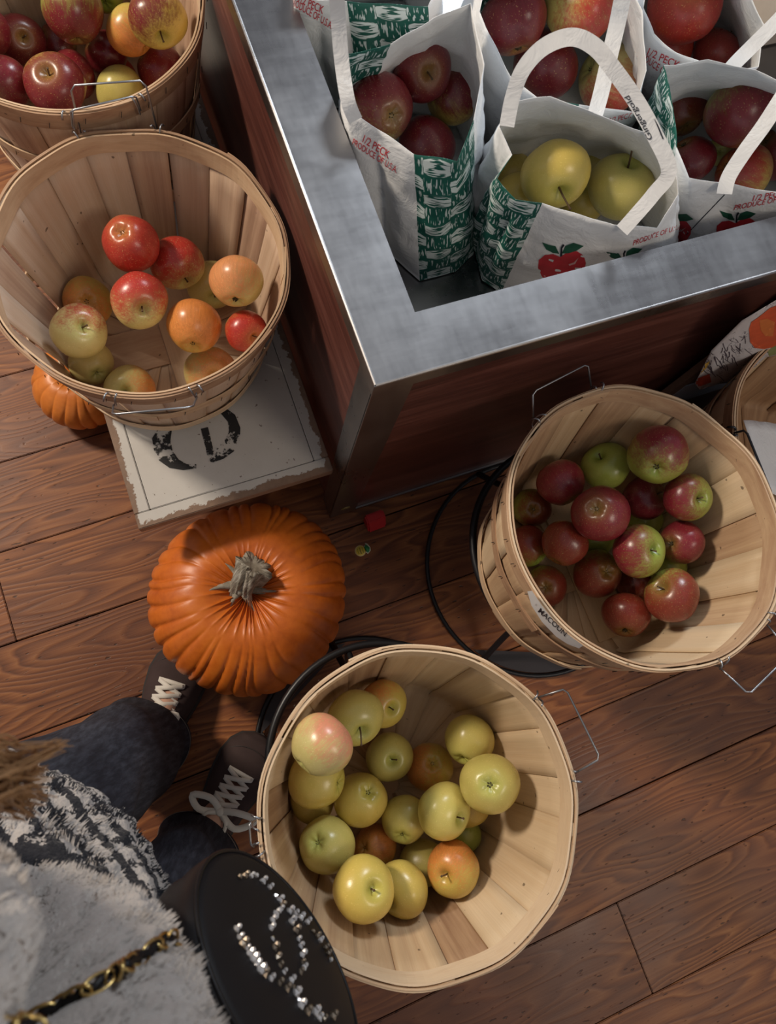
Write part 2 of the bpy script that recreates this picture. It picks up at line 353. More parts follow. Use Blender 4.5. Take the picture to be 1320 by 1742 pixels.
# ------------------------------------------------------------------ pumpkins
def pumpkin(name, c, R, H, label, seed, ribs, stem=True, colr=((.38, .075, .010), (.60, .145, .016), (.72, .215, .030))):
    rnd = random.Random(seed); ro = empty(name, c, label, 'pumpkin'); A = [0]
    for _ in range(ribs): A.append(A[-1]+rnd.uniform(.45, 1.6))
    A = [a/A[-1]*2*PI for a in A]; D = [rnd.uniform(.7, 1.25) for _ in range(ribs)]
    n, m = 360, 60; rings = []
    for j in range(m+1):
        ph = PI*j/m; rr = []
        for i in range(n):
            th = 2*PI*i/n; th2 = th+.05*math.sin(2.2*ph+seed+2*th)+.03*math.sin(4*ph+5*th)
            th2 %= 2*PI; q = max(k for k in range(ribs) if A[k] <= th2+1e-9); t = (th2-A[q])/(A[q+1]-A[q])
            gr = (1-abs(2*t-1)**3.4); d = .5*(D[q]+D[(q+1) % ribs])
            s = math.sin(ph); r = R*(s**.80)*(1-.042*d*(1-gr)*min(1, s*1.8))
            r *= 1+.02*math.sin(2*th+1)+.015*math.sin(3*th)
            z = H/2*math.cos(ph); z -= H*.17*math.exp(-(r/(R*.33))**2)*(1 if ph < PI/2 else -1)*(1-.25*(1-gr))
            rr.append(V((r*math.cos(th), r*math.sin(th), z+H/2)))
        rings.append(rr)
    b = loft(rings); bmesh.ops.remove_doubles(b, verts=b.verts, dist=1e-5); bmesh.ops.recalc_face_normals(b, faces=b.faces)
    k = M(name+'_skin', .38, spec=.42); cc = k.coord(); a = k.noise(cc, 9, 4, .6); f = k.noise(cc, 70, 3, .7)
    col = k.ramp(k.mix(.25, a, f), ((.3, colr[0]), (.52, colr[1]), (.75, colr[2])))
    scr = k.ramp(k.noise(cc, 26, 5, .75), ((.70, 0.), (.73, 1.)))
    k.color(k.mix(k.math('MULTIPLY', scr, .5), col, (.62, .40, .24))); k.bump(f, .22, .001)
    link('rind', b, k.m, ro)
    return ro
PUMP = pumpkin('pumpkin', (.014, .160, 0), .166, .215, 'big ribbed orange pumpkin with a twisted grey stem, in front of the white bench', 3, 34)
def stem_mat():
    k = M('dry_stem', .8, spec=.2); cc = k.coord(); a = k.noise(cc, 60, 5, .7); uv = k.n('ShaderNodeUVMap', 0, uv_map='UVMap'); g = k.noise(k.n('ShaderNodeMapping', 0, {0: uv, 3: (46, 2.2, 1)}), 1, 3, .65)
    k.color(k.ramp(k.mix(.6, a, g), ((.34, (.07, .058, .04)), (.48, (.27, .24, .19)), (.66, (.56, .53, .47))))); k.bump(g, .8, .003); return k.m
base = PUMP.location + V((-.003, .012, .163)); P = smoothpath([V((-.004, -.002, -.012)), V((-.002, .000, .010)), V((.006, .006, .030)), V((.018, .014, .046)), V((.027, .021, .056))], 6)
n = 80; rings = []
for i, (p, (t, nn, s)) in enumerate(zip(P, frames(P))):
    f = i/(len(P)-1); rr = []
    for k in range(n):
        a = 2*PI*k/n; tw = a+f*1.1
        star = max(0, math.cos(2.5*(tw+.4)))**2.5 if True else 0
        r = .0205+.0058*math.cos(5*tw)*(.6+.4*f)+.0018*math.cos(13*tw+2)+.0012*math.sin(23*tw)
        r *= 1+2.3*math.exp(-f*8)*(.2+.8*(abs(math.cos(2.5*a+.5)))**5)+.30*f**3
        rr.append(p+(nn*math.cos(a)+s*math.sin(a))*r+(t*(-.0035*math.exp(-f*9)*(r/.0205-1))))
    rings.append(rr)
rings.append([P[-1]+(q-P[-1])*.55-V((.002, .001, .004)) for q in rings[-1]])
bb = loft(rings, uv=True, cap1=True); bpy.context.view_layer.update(); rd = PUMP.children[0].data
RT_ = BVHTree.FromPolygons([v.co for v in rd.vertices], [tuple(p.vertices) for p in rd.polygons])
for a_, L_ in ((2.75, .052), (1.75, .042), (-.75, .050), (-1.75, .040), (.45, .040), (3.6, .035)):
    pr_ = []
    for q in range(9):
        rr_ = .006+L_*q/8; x_, y_ = -.003+rr_*math.cos(a_+.25*q/8), .012+rr_*math.sin(a_+.25*q/8); h_ = RT_.ray_cast(V((x_, y_, .5)), V((0, 0, -1)))[0]
        pr_.append(V((x_, y_, h_.z+.0035*(1-q/8)-.0012))-(base-PUMP.location))
    bm_tube(bb, pr_, [.0100*(1-q/8)**1.1+.0006 for q in range(9)], 10)
o = link('stem', bb, stem_mat(), PUMP); o.location = base-PUMP.location; o['label'] = 'dry grey twisted stem'
q_ = at(138, 655, .065); pumpkin('pumpkin', (q_.x, q_.y, 0), .082, .13, 'smaller orange pumpkin on the floor, mostly hidden behind the half empty basket', 8, 18, colr=((.50, .13, .02), (.68, .21, .035), (.76, .30, .07)))
# ------------------------------------------------------------------ bushel baskets
def wire_handle(ro, R, h, ang, da, L, phi, name='wire_handle', r=.00125, lean=0, mat=None):
    e = V((math.cos(ang), math.sin(ang), 0)); s = V((-e.y, e.x, 0)); up = V((0, 0, 1))
    b = bmesh.new(); d = e*math.cos(phi)+up*math.sin(phi)
    P0, P1 = [e*0 + V((R*math.cos(ang+q*da), R*math.sin(ang+q*da), h-.012)) for q in (-1, 1)]
    out = e*.006
    c0 = P0+out+d*L+s*.004+s*lean; c1 = P1+out+d*L-s*.004+s*lean
    path = [P0+out]+[P0+out+(c0-P0-out)*.9, c0+(c1-c0)*.06]+[c1+(c0-c1)*.06, P1+out+(c1-P1-out)*.9]+[P1+out]
    bm_tube(b, path, r, 8)
    for P_, q in ((P0, 1), (P1, -1)):
        ee = P_.copy(); ee.z = 0; ee.normalize(); lo = []
        for k in range(15):
            a = 2*PI*k/12+.6; lo.append(P_+ee*(.0065*math.cos(a))+up*(.016*math.sin(a)+.004)+s*q*(.0011*(k-7)))
        bm_tube(b, lo, r, 6)
    o = link(name, b, mat or WIRE, ro); return o
def basket(name, label, c, zt, R, Rb, h, seed, mat, n=20, group=None, tilt=None, gaps=.0, warm=0, hoop2=.52, handles=(), boards=True, ragged=0):
    rnd = random.Random(seed); ro = empty(name, (c[0], c[1], zt-h), label, 'basket', group)
    b = bmesh.new(); ul = b.loops.layers.uv.new('UVMap'); tone = b.faces.layers.float.new('tone')
    prof = [(R-.0045, h-.001), (R-.0045-(R-Rb)*.22, h*.76), (R-.0045-(R-Rb)*.5, h*.5), (R-.0045-(R-Rb)*.78, h*.26), (Rb+.001, h*.10), (Rb-.004, h*.04), (Rb-.013, .0065), (Rb-.035, .0035), (Rb*.45, .003), (.012, .003)]
    for i in range(n):
        a0 = 2*PI*i/n+rnd.uniform(-.012, .012); wd = 2*PI/n*(1.10-gaps*rnd.random()); off = (.0013 if i % 2 else -.0007)+rnd.uniform(-.0004, .0004); tn = rnd.random(); sk = rnd.uniform(-.02, .02); uo = rnd.uniform(0, 9)
        gp = wd*(.5 if not gaps else .5-gaps*rnd.uniform(.0, .28)); rows = []
        for j, (r, z) in enumerate(prof):
            f = j/(len(prof)-1); row = []
            for q in range(5):
                t = q/4-.5; a = a0+sk*f+2*gp*t; bow = .0012*(1-4*t*t)*(1 if j < 6 else 0)
                rr = max(.004, r+off+bow); zz = z+(off*.8+.0012 if j >= 6 else 0)+(rnd.uniform(-ragged, 0) if j == 0 else 0)
                row.append(b.verts.new((rr*math.cos(a), rr*math.sin(a), zz)))
            rows.append(row)
        for j in range(len(rows)-1):
            for q in range(4):
                fc = b.faces.new((rows[j][q], rows[j+1][q], rows[j+1][q+1], rows[j][q+1])); fc[tone] = tn
                for l, (qq, jj) in zip(fc.loops, ((q, j), (q, j+1), (q+1, j+1), (q+1, j))): l[ul].uv = (uo+qq/4*.6, uo*3+jj/9*2)
    o = link('staves', b, mat, ro); s = o.modifiers.new('thick', 'SOLIDIFY'); s.thickness = .0016; s.offset = 0
    def band(nm, r0, r1, z0, z1, th, a0=0, wob=.0008, lap=True, lab=None, mt=None):
        b = bmesh.new(); ul = b.loops.layers.uv.new('UVMap'); tone = b.faces.layers.float.new('tone'); N = 120; tn = rnd.random(); tot = 2*PI+(.22 if lap else 0); rows = []
        for k in range(N+1):
            a = a0+tot*k/N; f = k/N; dr = .0028*max(0, (f-.955)/.045) if lap else 0; w_ = wob*math.sin(5*a+seed)+wob*math.sin(11*a+1.3*seed)
            e = V((math.cos(a), math.sin(a), 0)); up = V((0, 0, 1))
            rows.append([b.verts.new(e*(r0+dr+w_)+up*(z0+w_)), b.verts.new(e*(r0+dr+th+w_)+up*(z0+w_)), b.verts.new(e*(r1+dr+th+w_)+up*(z1+w_)), b.verts.new(e*(r1+dr+w_)+up*(z1+w_))])
        for k in range(N):
            A, B = rows[k], rows[k+1]
            for q in range(4):
                fc = b.faces.new((A[q], B[q], B[(q+1) % 4], A[(q+1) % 4])); fc[tone] = tn; l_ = fc.loops
                for l, (aa, bb) in zip(l_, ((k, q), (k+1, q), (k+1, q+1), (k, q+1))): l[ul].uv = (bb*.25, aa/N*22)
        b.faces.new(rows[0]); b.faces.new(rows[-1][::-1]); bmesh.ops.recalc_face_normals(b, faces=b.faces)
        return link(nm, b, mt or HOOP, ro, False)
    sl = (R-Rb)/h
    ib = band('inner_rim_band', R-.0075-sl*.027, R-.0085, h-.027, h+.0015, .0022, rnd.uniform(0, 6))
    ob = band('outer_rim_band', R-.0012-sl*.03, R-.0018, h-.030, h+.001, .0022, rnd.uniform(0, 6))
    tp = band('rim_cord', R-.0040, R-.0042, h-.002, h+.0028, .0022, rnd.uniform(0, 6), .0006)
    mb = None
    if hoop2:
        z0 = h*hoop2; mb = band('middle_hoop', R-.0005-sl*(h-z0)+.0008, R-.0005-sl*(h-z0)+sl*.022, z0, z0+.022, .002, rnd.uniform(0, 6), .0012)
        z0 = h*.14; band('bottom_hoop', R-.0005-sl*(h-z0)+.001, R-.0005-sl*(h-z0)+sl*.02, z0, z0+.02, .002, rnd.uniform(0, 6), .001)
    # staples, short dark strokes driven through the bands
    for par, r, z, nn in ((ib, R-.0089, h-.013, 26), (ob, R+.0010, h-.014, 30), (mb, R+.0030-sl*(h-h*hoop2-.012), h*hoop2+.012, 24)):
        if par is None: continue
        for k in range(nn):
            b = bmesh.new(); a = 2*PI*(k+rnd.uniform(-.2, .2))/nn; e = V((math.cos(a), math.sin(a), 0)); s_ = V((-e.y, e.x, 0)); zz = z+rnd.uniform(-.004, .004)
            if par is ib: bm_tube(b, [e*(r-.0002)+s_*q*.0026+V((0, 0, zz+q*.0016-abs(q)*.0015)) for q in (-1, -.4, .4, 1)], .00045, 5)
            else: bm_tube(b, [e*(r+.0006)+V((0, 0, zz-.0045))-s_*.001, e*(r+.0006)+V((0, 0, zz+.0045))+s_*.001], .00055, 5)
            link('staple', b, STAPLE, par)
    b = bmesh.new(); bmesh.ops.create_cone(b, cap_ends=True, segments=48, radius1=Rb-.012, radius2=Rb-.012, depth=.003, matrix=Matrix.Translation((0, 0, .0022)))
    tone = b.faces.layers.float.new('tone')
    for f in b.faces: f[tone] = .4
    b.loops.layers.uv.new('UVMap'); link('bottom_disc', b, mat, ro, False)
    if boards:
        for k, (x0, x1, y0, y1, z) in enumerate(((-.115, -.002, -.035, .035, .006), (-.002, .060, -.122, .122, .0085))):
            b = box((x0, y0, z), (x1, y1, z+.0022), .0004); tone = b.faces.layers.float.new('tone'); ul = b.loops.layers.uv.new('UVMap')
            for f in b.faces:
                f[tone] = .35+.25*k
                for l in f.loops: l[ul].uv = ((l.vert.co.y if k == 0 else l.vert.co.x)*6, (l.vert.co.x if k == 0 else l.vert.co.y)*9)
            link('bottom_board', b, mat, ro, False)
    for hd in handles: wire_handle(ro, R, h, *hd[:4], **(hd[4] if len(hd) > 4 else {}))
    if tilt:
        nrm = V((tilt[0], tilt[1], 1)).normalized(); ro.rotation_mode = 'QUATERNION'; ro.rotation_quaternion = V((0, 0, 1)).rotation_difference(nrm)
        top = V((c[0], c[1], zt)); ro.location = top-nrm*h
    return ro
def ang(c, u, v, z):
    p = at(u, v, z); return math.atan2(p.y-c[1], p.x-c[0])
def HA(c, z, p0, p1, L, phi, **kw):
    a, b_ = ang(c, *p0, z), ang(c, *p1, z)
    if b_-a > PI: a += 2*PI
    if a-b_ > PI: b_ += 2*PI
    return ((a+b_)/2, abs(a-b_)/2, L, phi, kw)
B1 = basket('bushel_basket', 'half empty slatted basket of red and yellow apples at the front of the white bench', (.010, .566), .53, .190, .146, .2575, 11, BK1, 20, gaps=.10,
  handles=(HA((.010, .566), .52, (145, 251), (268, 242), .072, 1.28), HA((.010, .566), .52, (193, 675), (335, 670), .05, .98)))
B2 = basket('bushel_basket', 'slatted basket heaped with dark red apples at the top left corner', (.016, .952), .556, .190, .146, .283, 12, BK1, 20,
  handles=(HA((.016, .952), .546, (121, 222), (244, 190), .045, 1.25), (1.6, .30, .06, .8)))
B3 = basket('bushel_basket', 'round slatted basket full of yellow apples beside the person and handbag', (.123, -.188), .512, .190, .146, .252, 13, BK2, 20,
  handles=(HA((.123, -.188), .50, (908, 1190), (968, 1320), .036, .35), HA((.123, -.188), .50, (441, 1440), (437, 1395), .004, .6)), boards=False)
B4 = basket('bushel_basket', 'slatted basket of red and green apples with a white name label, on a ring stand', (.512, .038), .550, .190, .150, .262, 14, BK2, 20, tilt=(.07, .07),
  handles=(HA((.512, .038), .54, (922, 722), (1024, 672), .040, .85), HA((.512, .038), .54, (1205, 1118), (1292, 1050), .046, .15)), hoop2=.62)
B5 = basket('bushel_basket', 'slatted basket holding a folded white paper, cut off by the right edge of the picture', (.936, .063), .435, .186, .15, .25, 15, BK2, 18,
  handles=(HA((.936, .063), .425, (1253, 740), (1312, 838), .032, 2.15, r=.0018, mat=flat('dark_wire', (.06, .065, .075), .35, .8)),), boards=False)
# ------------------------------------------------------------------ ring stands
def stand(c, label, r_top, z_top, r_bot, zb, plate_ang):
    ro = empty('ring_stand', (c[0], c[1], 0), label, 'stand')
    cir = lambda r, z, n=72: [(r*math.cos(2*PI*k/n), r*math.sin(2*PI*k/n), z) for k in range(n)]
    link('top_ring', tube(cir(r_top, z_top), .0062, 10, True), BLACKM, ro)
    link('base_ring', tube(cir(r_bot, .005), .0042, 8, True), BLACKM, ro)
    for k in range(3):
        a = plate_ang+PI+2*PI*k/3+.55; e = V((math.cos(a), math.sin(a), 0))
        link('leg', tube(smoothpath([e*r_top+V((0, 0, z_top)), e*(r_top-.03)+V((0, 0, z_top*.5)), e*r_bot+V((0, 0, .006))], 8), .006, 8), BLACKM, ro)
        link('support_bar', tube([e*r_top+V((0, 0, z_top-.002)), V((0, 0, zb-.007))], .0045, 8), BLACKM, ro)
    b = bmesh.new(); n = 30; pts = [V(((r_bot-.006)*math.cos(plate_ang+q), (r_bot-.006)*math.sin(plate_ang+q), 0)) for q in [(-.62+1.24*k/n) for k in range(n+1)]]
    vs = [b.verts.new(p+V((0, 0, .010))) for p in pts]; f = b.faces.new(vs); g = bmesh.ops.extrude_face_region(b, geom=[f]); bmesh.ops.translate(b, verts=[v for v in g['geom'] if isinstance(v, bmesh.types.BMVert)], vec=(0, 0, -.004)); bmesh.ops.recalc_face_normals(b, faces=b.faces)
    link('base_plate', b, DARKPL, ro, False); return ro
S1 = stand((.552, .054), 'black steel ring stand under the basket of red and green apples', .180, .235, .211, .278, -1.95)
link('tape_patch', tube([V((.1815*math.cos(a), .1815*math.sin(a), .235)) for a in (3.52, 3.56, 3.60)], .0068, 10), flat('grey_tape', (.34, .35, .36), .5), S1)
stand((.128, -.152), 'black steel ring stand under the basket of yellow apples', .172, .235, .195, .255, 2.05)
# low wooden crate that carries the right hand basket, and the cloth-lined crate behind it
def crate(name, c, sx, sy, h, rz, label, slats=3):
    ro = empty(name, (c[0], c[1], 0), label, 'crate', rz=rz); W = flat('crate_wood', (.10, .048, .026), .6, var=.35, sc_=12); th = .012
    for s in (-1, 1):
        for k in range(slats):
            z0 = h*k/slats+.004; z1 = h*(k+1)/slats-.004
            link('side_slat', box((-sx/2, s*sy/2-th/2, z0), (sx/2, s*sy/2+th/2, z1), .0015), W, ro, False)
            link('end_slat', box((s*sx/2-th/2, -sy/2+th/2+.0005, z0), (s*sx/2+th/2, sy/2-th/2-.0005, z1), .0015), W, ro, False)
    link('crate_bottom', box((-sx/2+th/2, -sy/2+th/2, .004), (sx/2-th/2, sy/2-th/2, .012)), W, ro, False); return ro
c5 = crate('wooden_crate', (.945, .050), .32, .32, .178, .0, 'low dark wooden crate under the basket at the right edge')
link('crate_lid', box((-.16, -.16, .1785), (.16, .16, .184), .001), flat('crate_lid_wood', (.085, .04, .022), .6), c5, False)
# folded white paper inside the right basket
b = bmesh.new(); g = []; UW = ((1266, 714), (1334, 722), (1340, 850), (1302, 836))
for i in range(9):
    row = []
    for j in range(9):
        s_, t_ = i/8, j/8; u = (UW[0][0]*(1-s_)+UW[1][0]*s_)*(1-t_)+(UW[3][0]*(1-s_)+UW[2][0]*s_)*t_; v = (UW[0][1]*(1-s_)+UW[1][1]*s_)*(1-t_)+(UW[3][1]*(1-s_)+UW[2][1]*s_)*t_
        p = at(u, v, .4335-.055*s_); p += V((0, 0, .004*nz(p, 30))); row.append(b.verts.new(p))
    g.append(row)
for i in range(8):
    for j in range(8): b.faces.new((g[i][j], g[i+1][j], g[i+1][j+1], g[i][j+1]))
o = link('paper_sheet', b, PAPER); m_ = o.modifiers.new('t', 'SOLIDIFY'); m_.thickness = .0006
tag(o, 'white paper sheet inside the basket at the right edge', 'paper')
# ------------------------------------------------------------------ crate draped with a pumpkin-print cloth
def aty(u, v, y0):
    d = ray(u, v); return EYE + d*(y0/d.y)
cr = empty('display_board', (.812, .257, 0), 'upright brown board standing against the counter front, behind the pumpkin print cloth', 'board')
W = flat('old_board_wood', (.11, .058, .038), .55, var=.3, sc_=14)
link('board_panel', box((.024, -.004, .0), (.42, .006, .66), .001), W, cr, False)
link('edge_trim', box((0, -.006, .0), (.0235, .0065, .66), .0015), flat('tan_trim', (.20, .13, .09), .5, var=.2), cr, False)
link('base_strip', box((.024, -.0065, .15), (.42, -.0042, .27), .0006), flat('pale_strip', (.34, .36, .40), .5, var=.25), cr, False)
def cloth_mat():
    k = M('pumpkin_print_cloth', .75, spec=.2); uv = k.n('ShaderNodeUVMap', 0, uv_map='UVMap')
    n1 = k.noise(uv, 3, 3); ln = k.ramp(k.math('ABSOLUTE', k.math('SUBTRACT', k.noise(uv, 7, 2, .5, .8), .5)), ((.016, 1.), (.030, 0.)))
    g = k.ramp(k.noise(uv, 2.1, 1), ((.5, 0.), (.6, 1.)))
    base_ = k.mix(n1, (.50, .46, .45), (.64, .60, .60)); k.color(k.mix(k.math('MULTIPLY', k.math('MULTIPLY', ln, g), .85), base_, (.05, .04, .06))); k.bump(k.noise(uv, 60, 2), .2, .001); return k.m
CL = [((1182, 652), (1210, 596), (1262, 545), (1330, 505)), ((1190, 662), (1222, 622), (1272, 574), (1335, 540)), ((1196, 662), (1240, 645), (1290, 602), (1340, 580)), ((1205, 655), (1255, 650), (1302, 608), (1345, 600))]
b = bmesh.new(); ul = b.loops.layers.uv.new('UVMap'); N1, N2 = 30, 18; g = []
for i in range(N2+1):
    t = i/N2*3; i0 = min(2, int(t)); ft = t-i0; row = []
    for j in range(N1+1):
        s_ = j/N1*3; j0 = min(2, int(s_)); fs = s_-j0
        q = lambda a, b_: (V(CL[a][b_])*(1-fs)+V(CL[a][b_+1])*fs)
        p2 = q(i0, j0)*(1-ft)+q(i0+1, j0)*ft
        p = aty(p2.x, p2.y, .236-.004*t/3+.0010*math.sin(i*.9+j*.15)+.0014*nz((i*.2, j*.2, 0), 1)); row.append(b.verts.new(p))
    g.append(row)
for i in range(N2):
    for j in range(N1):
        f = b.faces.new((g[i][j], g[i][j+1], g[i+1][j+1], g[i+1][j]))
        for l, (a, c) in zip(f.loops, ((i, j), (i, j+1), (i+1, j+1), (i+1, j))): l[ul].uv = (c/N1*3, a/N2*1.6)
cloth = link('patterned_cloth', b, cloth_mat()); cloth.modifiers.new('t', 'SOLIDIFY').thickness = .0004
tag(cloth, 'white cloth printed with orange pumpkins hanging in front of the counter, right edge', 'cloth')
def bvh(*objs):
    bpy.context.view_layer.update(); vs, fs = [], []
    for o in objs:
        k = len(vs); vs += [o.matrix_world @ v.co for v in o.data.vertices]; fs += [[k+i for i in p.vertices] for p in o.data.polygons]
    return BVHTree.FromPolygons(vs, fs)
def decal(name, polys, tree, mat, parent, lift=.0009, step=3.0):
    """ink printed on a surface: outline polygons (frame px) laid on whatever the surface is there"""
    b = bmesh.new()
    for pts in polys:
        bb = bmesh.new(); f = bb.faces.new([bb.verts.new((x, y, 0)) for x, y in pts]); bmesh.ops.triangulate(bb, faces=[f])
        x0, x1 = min(p[0] for p in pts), max(p[0] for p in pts); y0, y1 = min(p[1] for p in pts), max(p[1] for p in pts)
        for ax, (lo, hi) in enumerate(((x0, x1), (y0, y1))):
            k = lo+step
            while k < hi:
                bmesh.ops.bisect_plane(bb, geom=bb.verts[:]+bb.edges[:]+bb.faces[:], plane_co=(k, k, 0), plane_no=(1, 0, 0) if ax == 0 else (0, 1, 0)); k += step
        mp = {}
        for v in bb.verts:
            d = ray(v.co.x, v.co.y).normalized(); h = tree.ray_cast(EYE, d)
            if h[0] is not None: mp[v] = b.verts.new(h[0]-d*lift)
        for f in bb.faces:
            if all(v in mp for v in f.verts):
                q = [mp[v] for v in f.verts]
                if max((q[i].co-q[i-1].co).length for i in range(len(q))) < .03: b.faces.new(q)
        bb.free()
    o = link(name, b, mat, parent)
    if parent: o.matrix_parent_inverse = parent.matrix_world.inverted()
    return o
def text_polys(s, org, right, size_up, size=1.):
    """lettering outlines mapped to frame px: org = baseline start, right = px vector for the width of the text, size_up = px vector for the cap height"""
    me = text_mesh(s, 1.0, 0, .004); xs = [v.co.x for v in me.vertices]; W_ = max(xs); H_ = max(v.co.y for v in me.vertices)
    R_, U_, O_ = V(right), V(size_up), V(org)
    return [[tuple(O_+R_*(me.vertices[i].co.x/W_)+U_*(me.vertices[i].co.y/H_)) for i in p.vertices] for p in me.polygons]
def oval(cx, cy, rx, ry, a=0, n=22, bump_=0, ph=0):
    out = []
    for k in range(n):
        t = 2*PI*k/n; r = 1+bump_*math.cos(3*t+ph); x, y = rx*r*math.cos(t), ry*r*math.sin(t); out.append((cx+x*math.cos(a)-y*math.sin(a), cy+x*math.sin(a)+y*math.cos(a)))
    return out
tr = bvh(cloth)
decal('pumpkin_print', [[(1274, 560), (1276, 582), (1284, 592), (1300, 594), (1318, 590), (1335, 580), (1335, 515), (1310, 524), (1290, 540), (1278, 548)]], tr, flat('print_orange', (.62, .085, .02), .7, var=.3), cloth, .0048)
decal('pumpkin_print', [[(1292, 545), (1294, 562), (1302, 572), (1315, 572), (1318, 548), (1305, 542)]], tr, flat('print_orange_light', (.62, .16, .03), .7, var=.25), cloth, .0062)
decal('pumpkin_print', [[(1184, 645), (1207, 636), (1210, 650), (1184, 660)]], tr, flat('print_red', (.55, .07, .02), .7, var=.3), cloth, .0048)
decal('leaf_print', [[(1306, 596), (1318, 588), (1335, 588), (1332, 600), (1308, 606)]], tr, flat('print_green', (.22, .24, .09), .7, var=.3), cloth, .0048)
decal('leaf_print', [[(1190, 634), (1194, 622), (1208, 614), (1202, 626), (1192, 636)], [(1203, 602), (1206, 592), (1220, 582), (1216, 592), (1208, 602)]], tr, flat('print_yellow', (.55, .32, .05), .7, var=.3), cloth, .0048)
rnd = random.Random(6); ST_ = []
for q in range(46):
    t = rnd.random(); x_, y_ = 1200+62*t+rnd.gauss(0, 5), 622-42*t+rnd.gauss(0, 11); a_ = rnd.uniform(.3, 1.9); L_ = rnd.uniform(7, 17); bx = rnd.uniform(-.6, .6)
    P_ = [(x_+L_*k/4*math.cos(a_+bx*k/4), y_+L_*k/4*math.sin(a_+bx*k/4)) for k in range(5)]; ST_.append([(p[0]+.6, p[1]) for p in P_]+[(p[0]-.6, p[1]+.3) for p in P_[::-1]])
decal('straw_print', ST_, tr, flat('print_ink', (.05, .035, .05), .7), cloth, .0048)
# ------------------------------------------------------------------ paper bags
def bag(label, top, bot, weave, seed, uvs=14., rows=26, amp=.006):
    """top/bot: loops of (u, v, z); bot entries may be world tuples ('w', x, y).  weave = set of segment indices printed with the green weave"""
    T = [at(*p) for p in top]; B = [V((p[1], p[2], WZ+.003)) if p[0] == 'w' else at(*p) for p in bot]; n = len(T)
    ctr_ = sum(B, V())/n; ro = empty('paper_bag', (ctr_.x, ctr_.y, WZ), label, 'paper bag', 'white half peck paper bags standing in the steel well'); sub = 9
    ringsP = []; segs = []
    # per-segment resampling keeps the panel edges crisp
    for j in range(rows+1):
        f = j/rows; rr = []
        for i in range(n):
            for k in range(sub):
                t = k/sub; a, c = (T[i].lerp(T[(i+1) % n], t)), (B[i].lerp(B[(i+1) % n], t))
                p = a.lerp(c, f); o = p-ctr_; o.z = 0; d = o.normalized() if o.length else V((1, 0, 0))
                bulge = .010*math.sin(PI*f)*math.sin(PI*t)
                cr_ = nz(p, 22, seed)*.55+abs(nz(p, 40, seed+3))*.8-.2
                am = amp*(.25+1.2*math.sin(PI*min(1, f*1.15)))*(1 if f > .02 else .4)
                p = p+d*(bulge+cr_*am)+V((0, 0, .004*nz(p, 30, seed+5)*(1-f)))
                rr.append(p)
        ringsP.append(rr)
    m = n*sub; b = bmesh.new(); ul = b.loops.layers.uv.new('UVMap'); R = [[b.verts.new(p) for p in rr] for rr in ringsP]
    ln = [0]
    for k in range(m): ln.append(ln[-1]+(ringsP[rows//2][k]-ringsP[rows//2][(k+1) % m]).length)
    hgt = [0]
    for j in range(rows): hgt.append(hgt[-1]+(ringsP[j][0]-ringsP[j+1][0]).length)
    for j in range(rows):
        for k in range(m):
            fc = b.faces.new((R[j][k], R[j+1][k], R[j+1][(k+1) % m], R[j][(k+1) % m])); fc.material_index = 1 if (k//sub) in weave else 0
            for l, (a, c) in zip(fc.loops, ((k, j), (k, j+1), (k+1, j+1), (k+1, j))): l[ul].uv = (ln[a]*uvs*1.9, -hgt[c]*uvs*2.9)
    b.faces.new(R[-1]).material_index = 0
    bmesh.ops.translate(b, verts=b.verts, vec=-ro.location)
    o = link('bag_body', b, (PAPER, WEAVE), ro); md = o.modifiers.new('t', 'SOLIDIFY'); md.thickness = .0005; md.offset = -1
    # inner faces of the printed panels are plain paper
    md.material_offset = 0
    return ro, o
def strap(ro, pts, wd=.017, name='handle'):
    P = smoothpath([at(*p) for p in pts], 7); b = ribbon(P, wd, facing); bmesh.ops.translate(b, verts=b.verts, vec=-ro.location); return link(name, b, PAPER, ro, False)
bagA, bodyA = bag('white paper bag of four red apples with a green weave side, nearest the well corner',
    [(590, 186, .715), (640, 218, .705), (704, 262, .700), (778, 276, .705), (806, 204, .725), (824, 110, .735), (800, 8, .745), (738, 30, .74), (664, 76, .735), (584, 92, .73)],
    [('w', .300, .52), (660, 430, .503), (714, 478, .503), (775, 462, .503), (806, 432, .503), ('w', .50, .60), ('w', .50, .69), ('w', .44, .71), ('w', .36, .71), ('w', .305, .66)], {2, 3, 8}, 1)
bagC, bodyC = bag('white paper bag of yellow apples with Gingergold written on its handle',
    [(844, 302, .712), (878, 338, .706), (922, 346, .703), (1045, 384, .700), (1118, 388, .705), (1154, 330, .725), (1150, 286, .738), (1096, 224, .742), (1028, 198, .742), (936, 164, .742), (878, 172, .735), (848, 216, .728), (872, 262, .72)],
    [(808, 428, .503), (820, 478, .503), (852, 498, .503), ('w', .58, .345), ('w', .68, .345), ('w', .725, .36), ('w', .725, .42), ('w', .70, .52), ('w', .64, .575), ('w', .55, .585), ('w', .50, .575), ('w', .465, .545), ('w', .44, .50)], {0, 1, 12}, 2)
bagD, bodyD = bag('white paper bag of red and striped apples behind the Gingergold bag',
    [(868, 128, .705), (915, 168, .70), (985, 178, .70), (1078, 190, .70), (1100, 120, .71), (1092, 20, .73), (1060, -60, .74), (960, -110, .74), (840, -90, .74), (815, 20, .72)],
    [('w', .53, .61), ('w', .60, .595), ('w', .66, .595), ('w', .755, .60), ('w', .775, .64), ('w', .775, .70), ('w', .75, .80), ('w', .66, .82), ('w', .52, .81), ('w', .515, .70)], {1, 7}, 3, amp=.004)
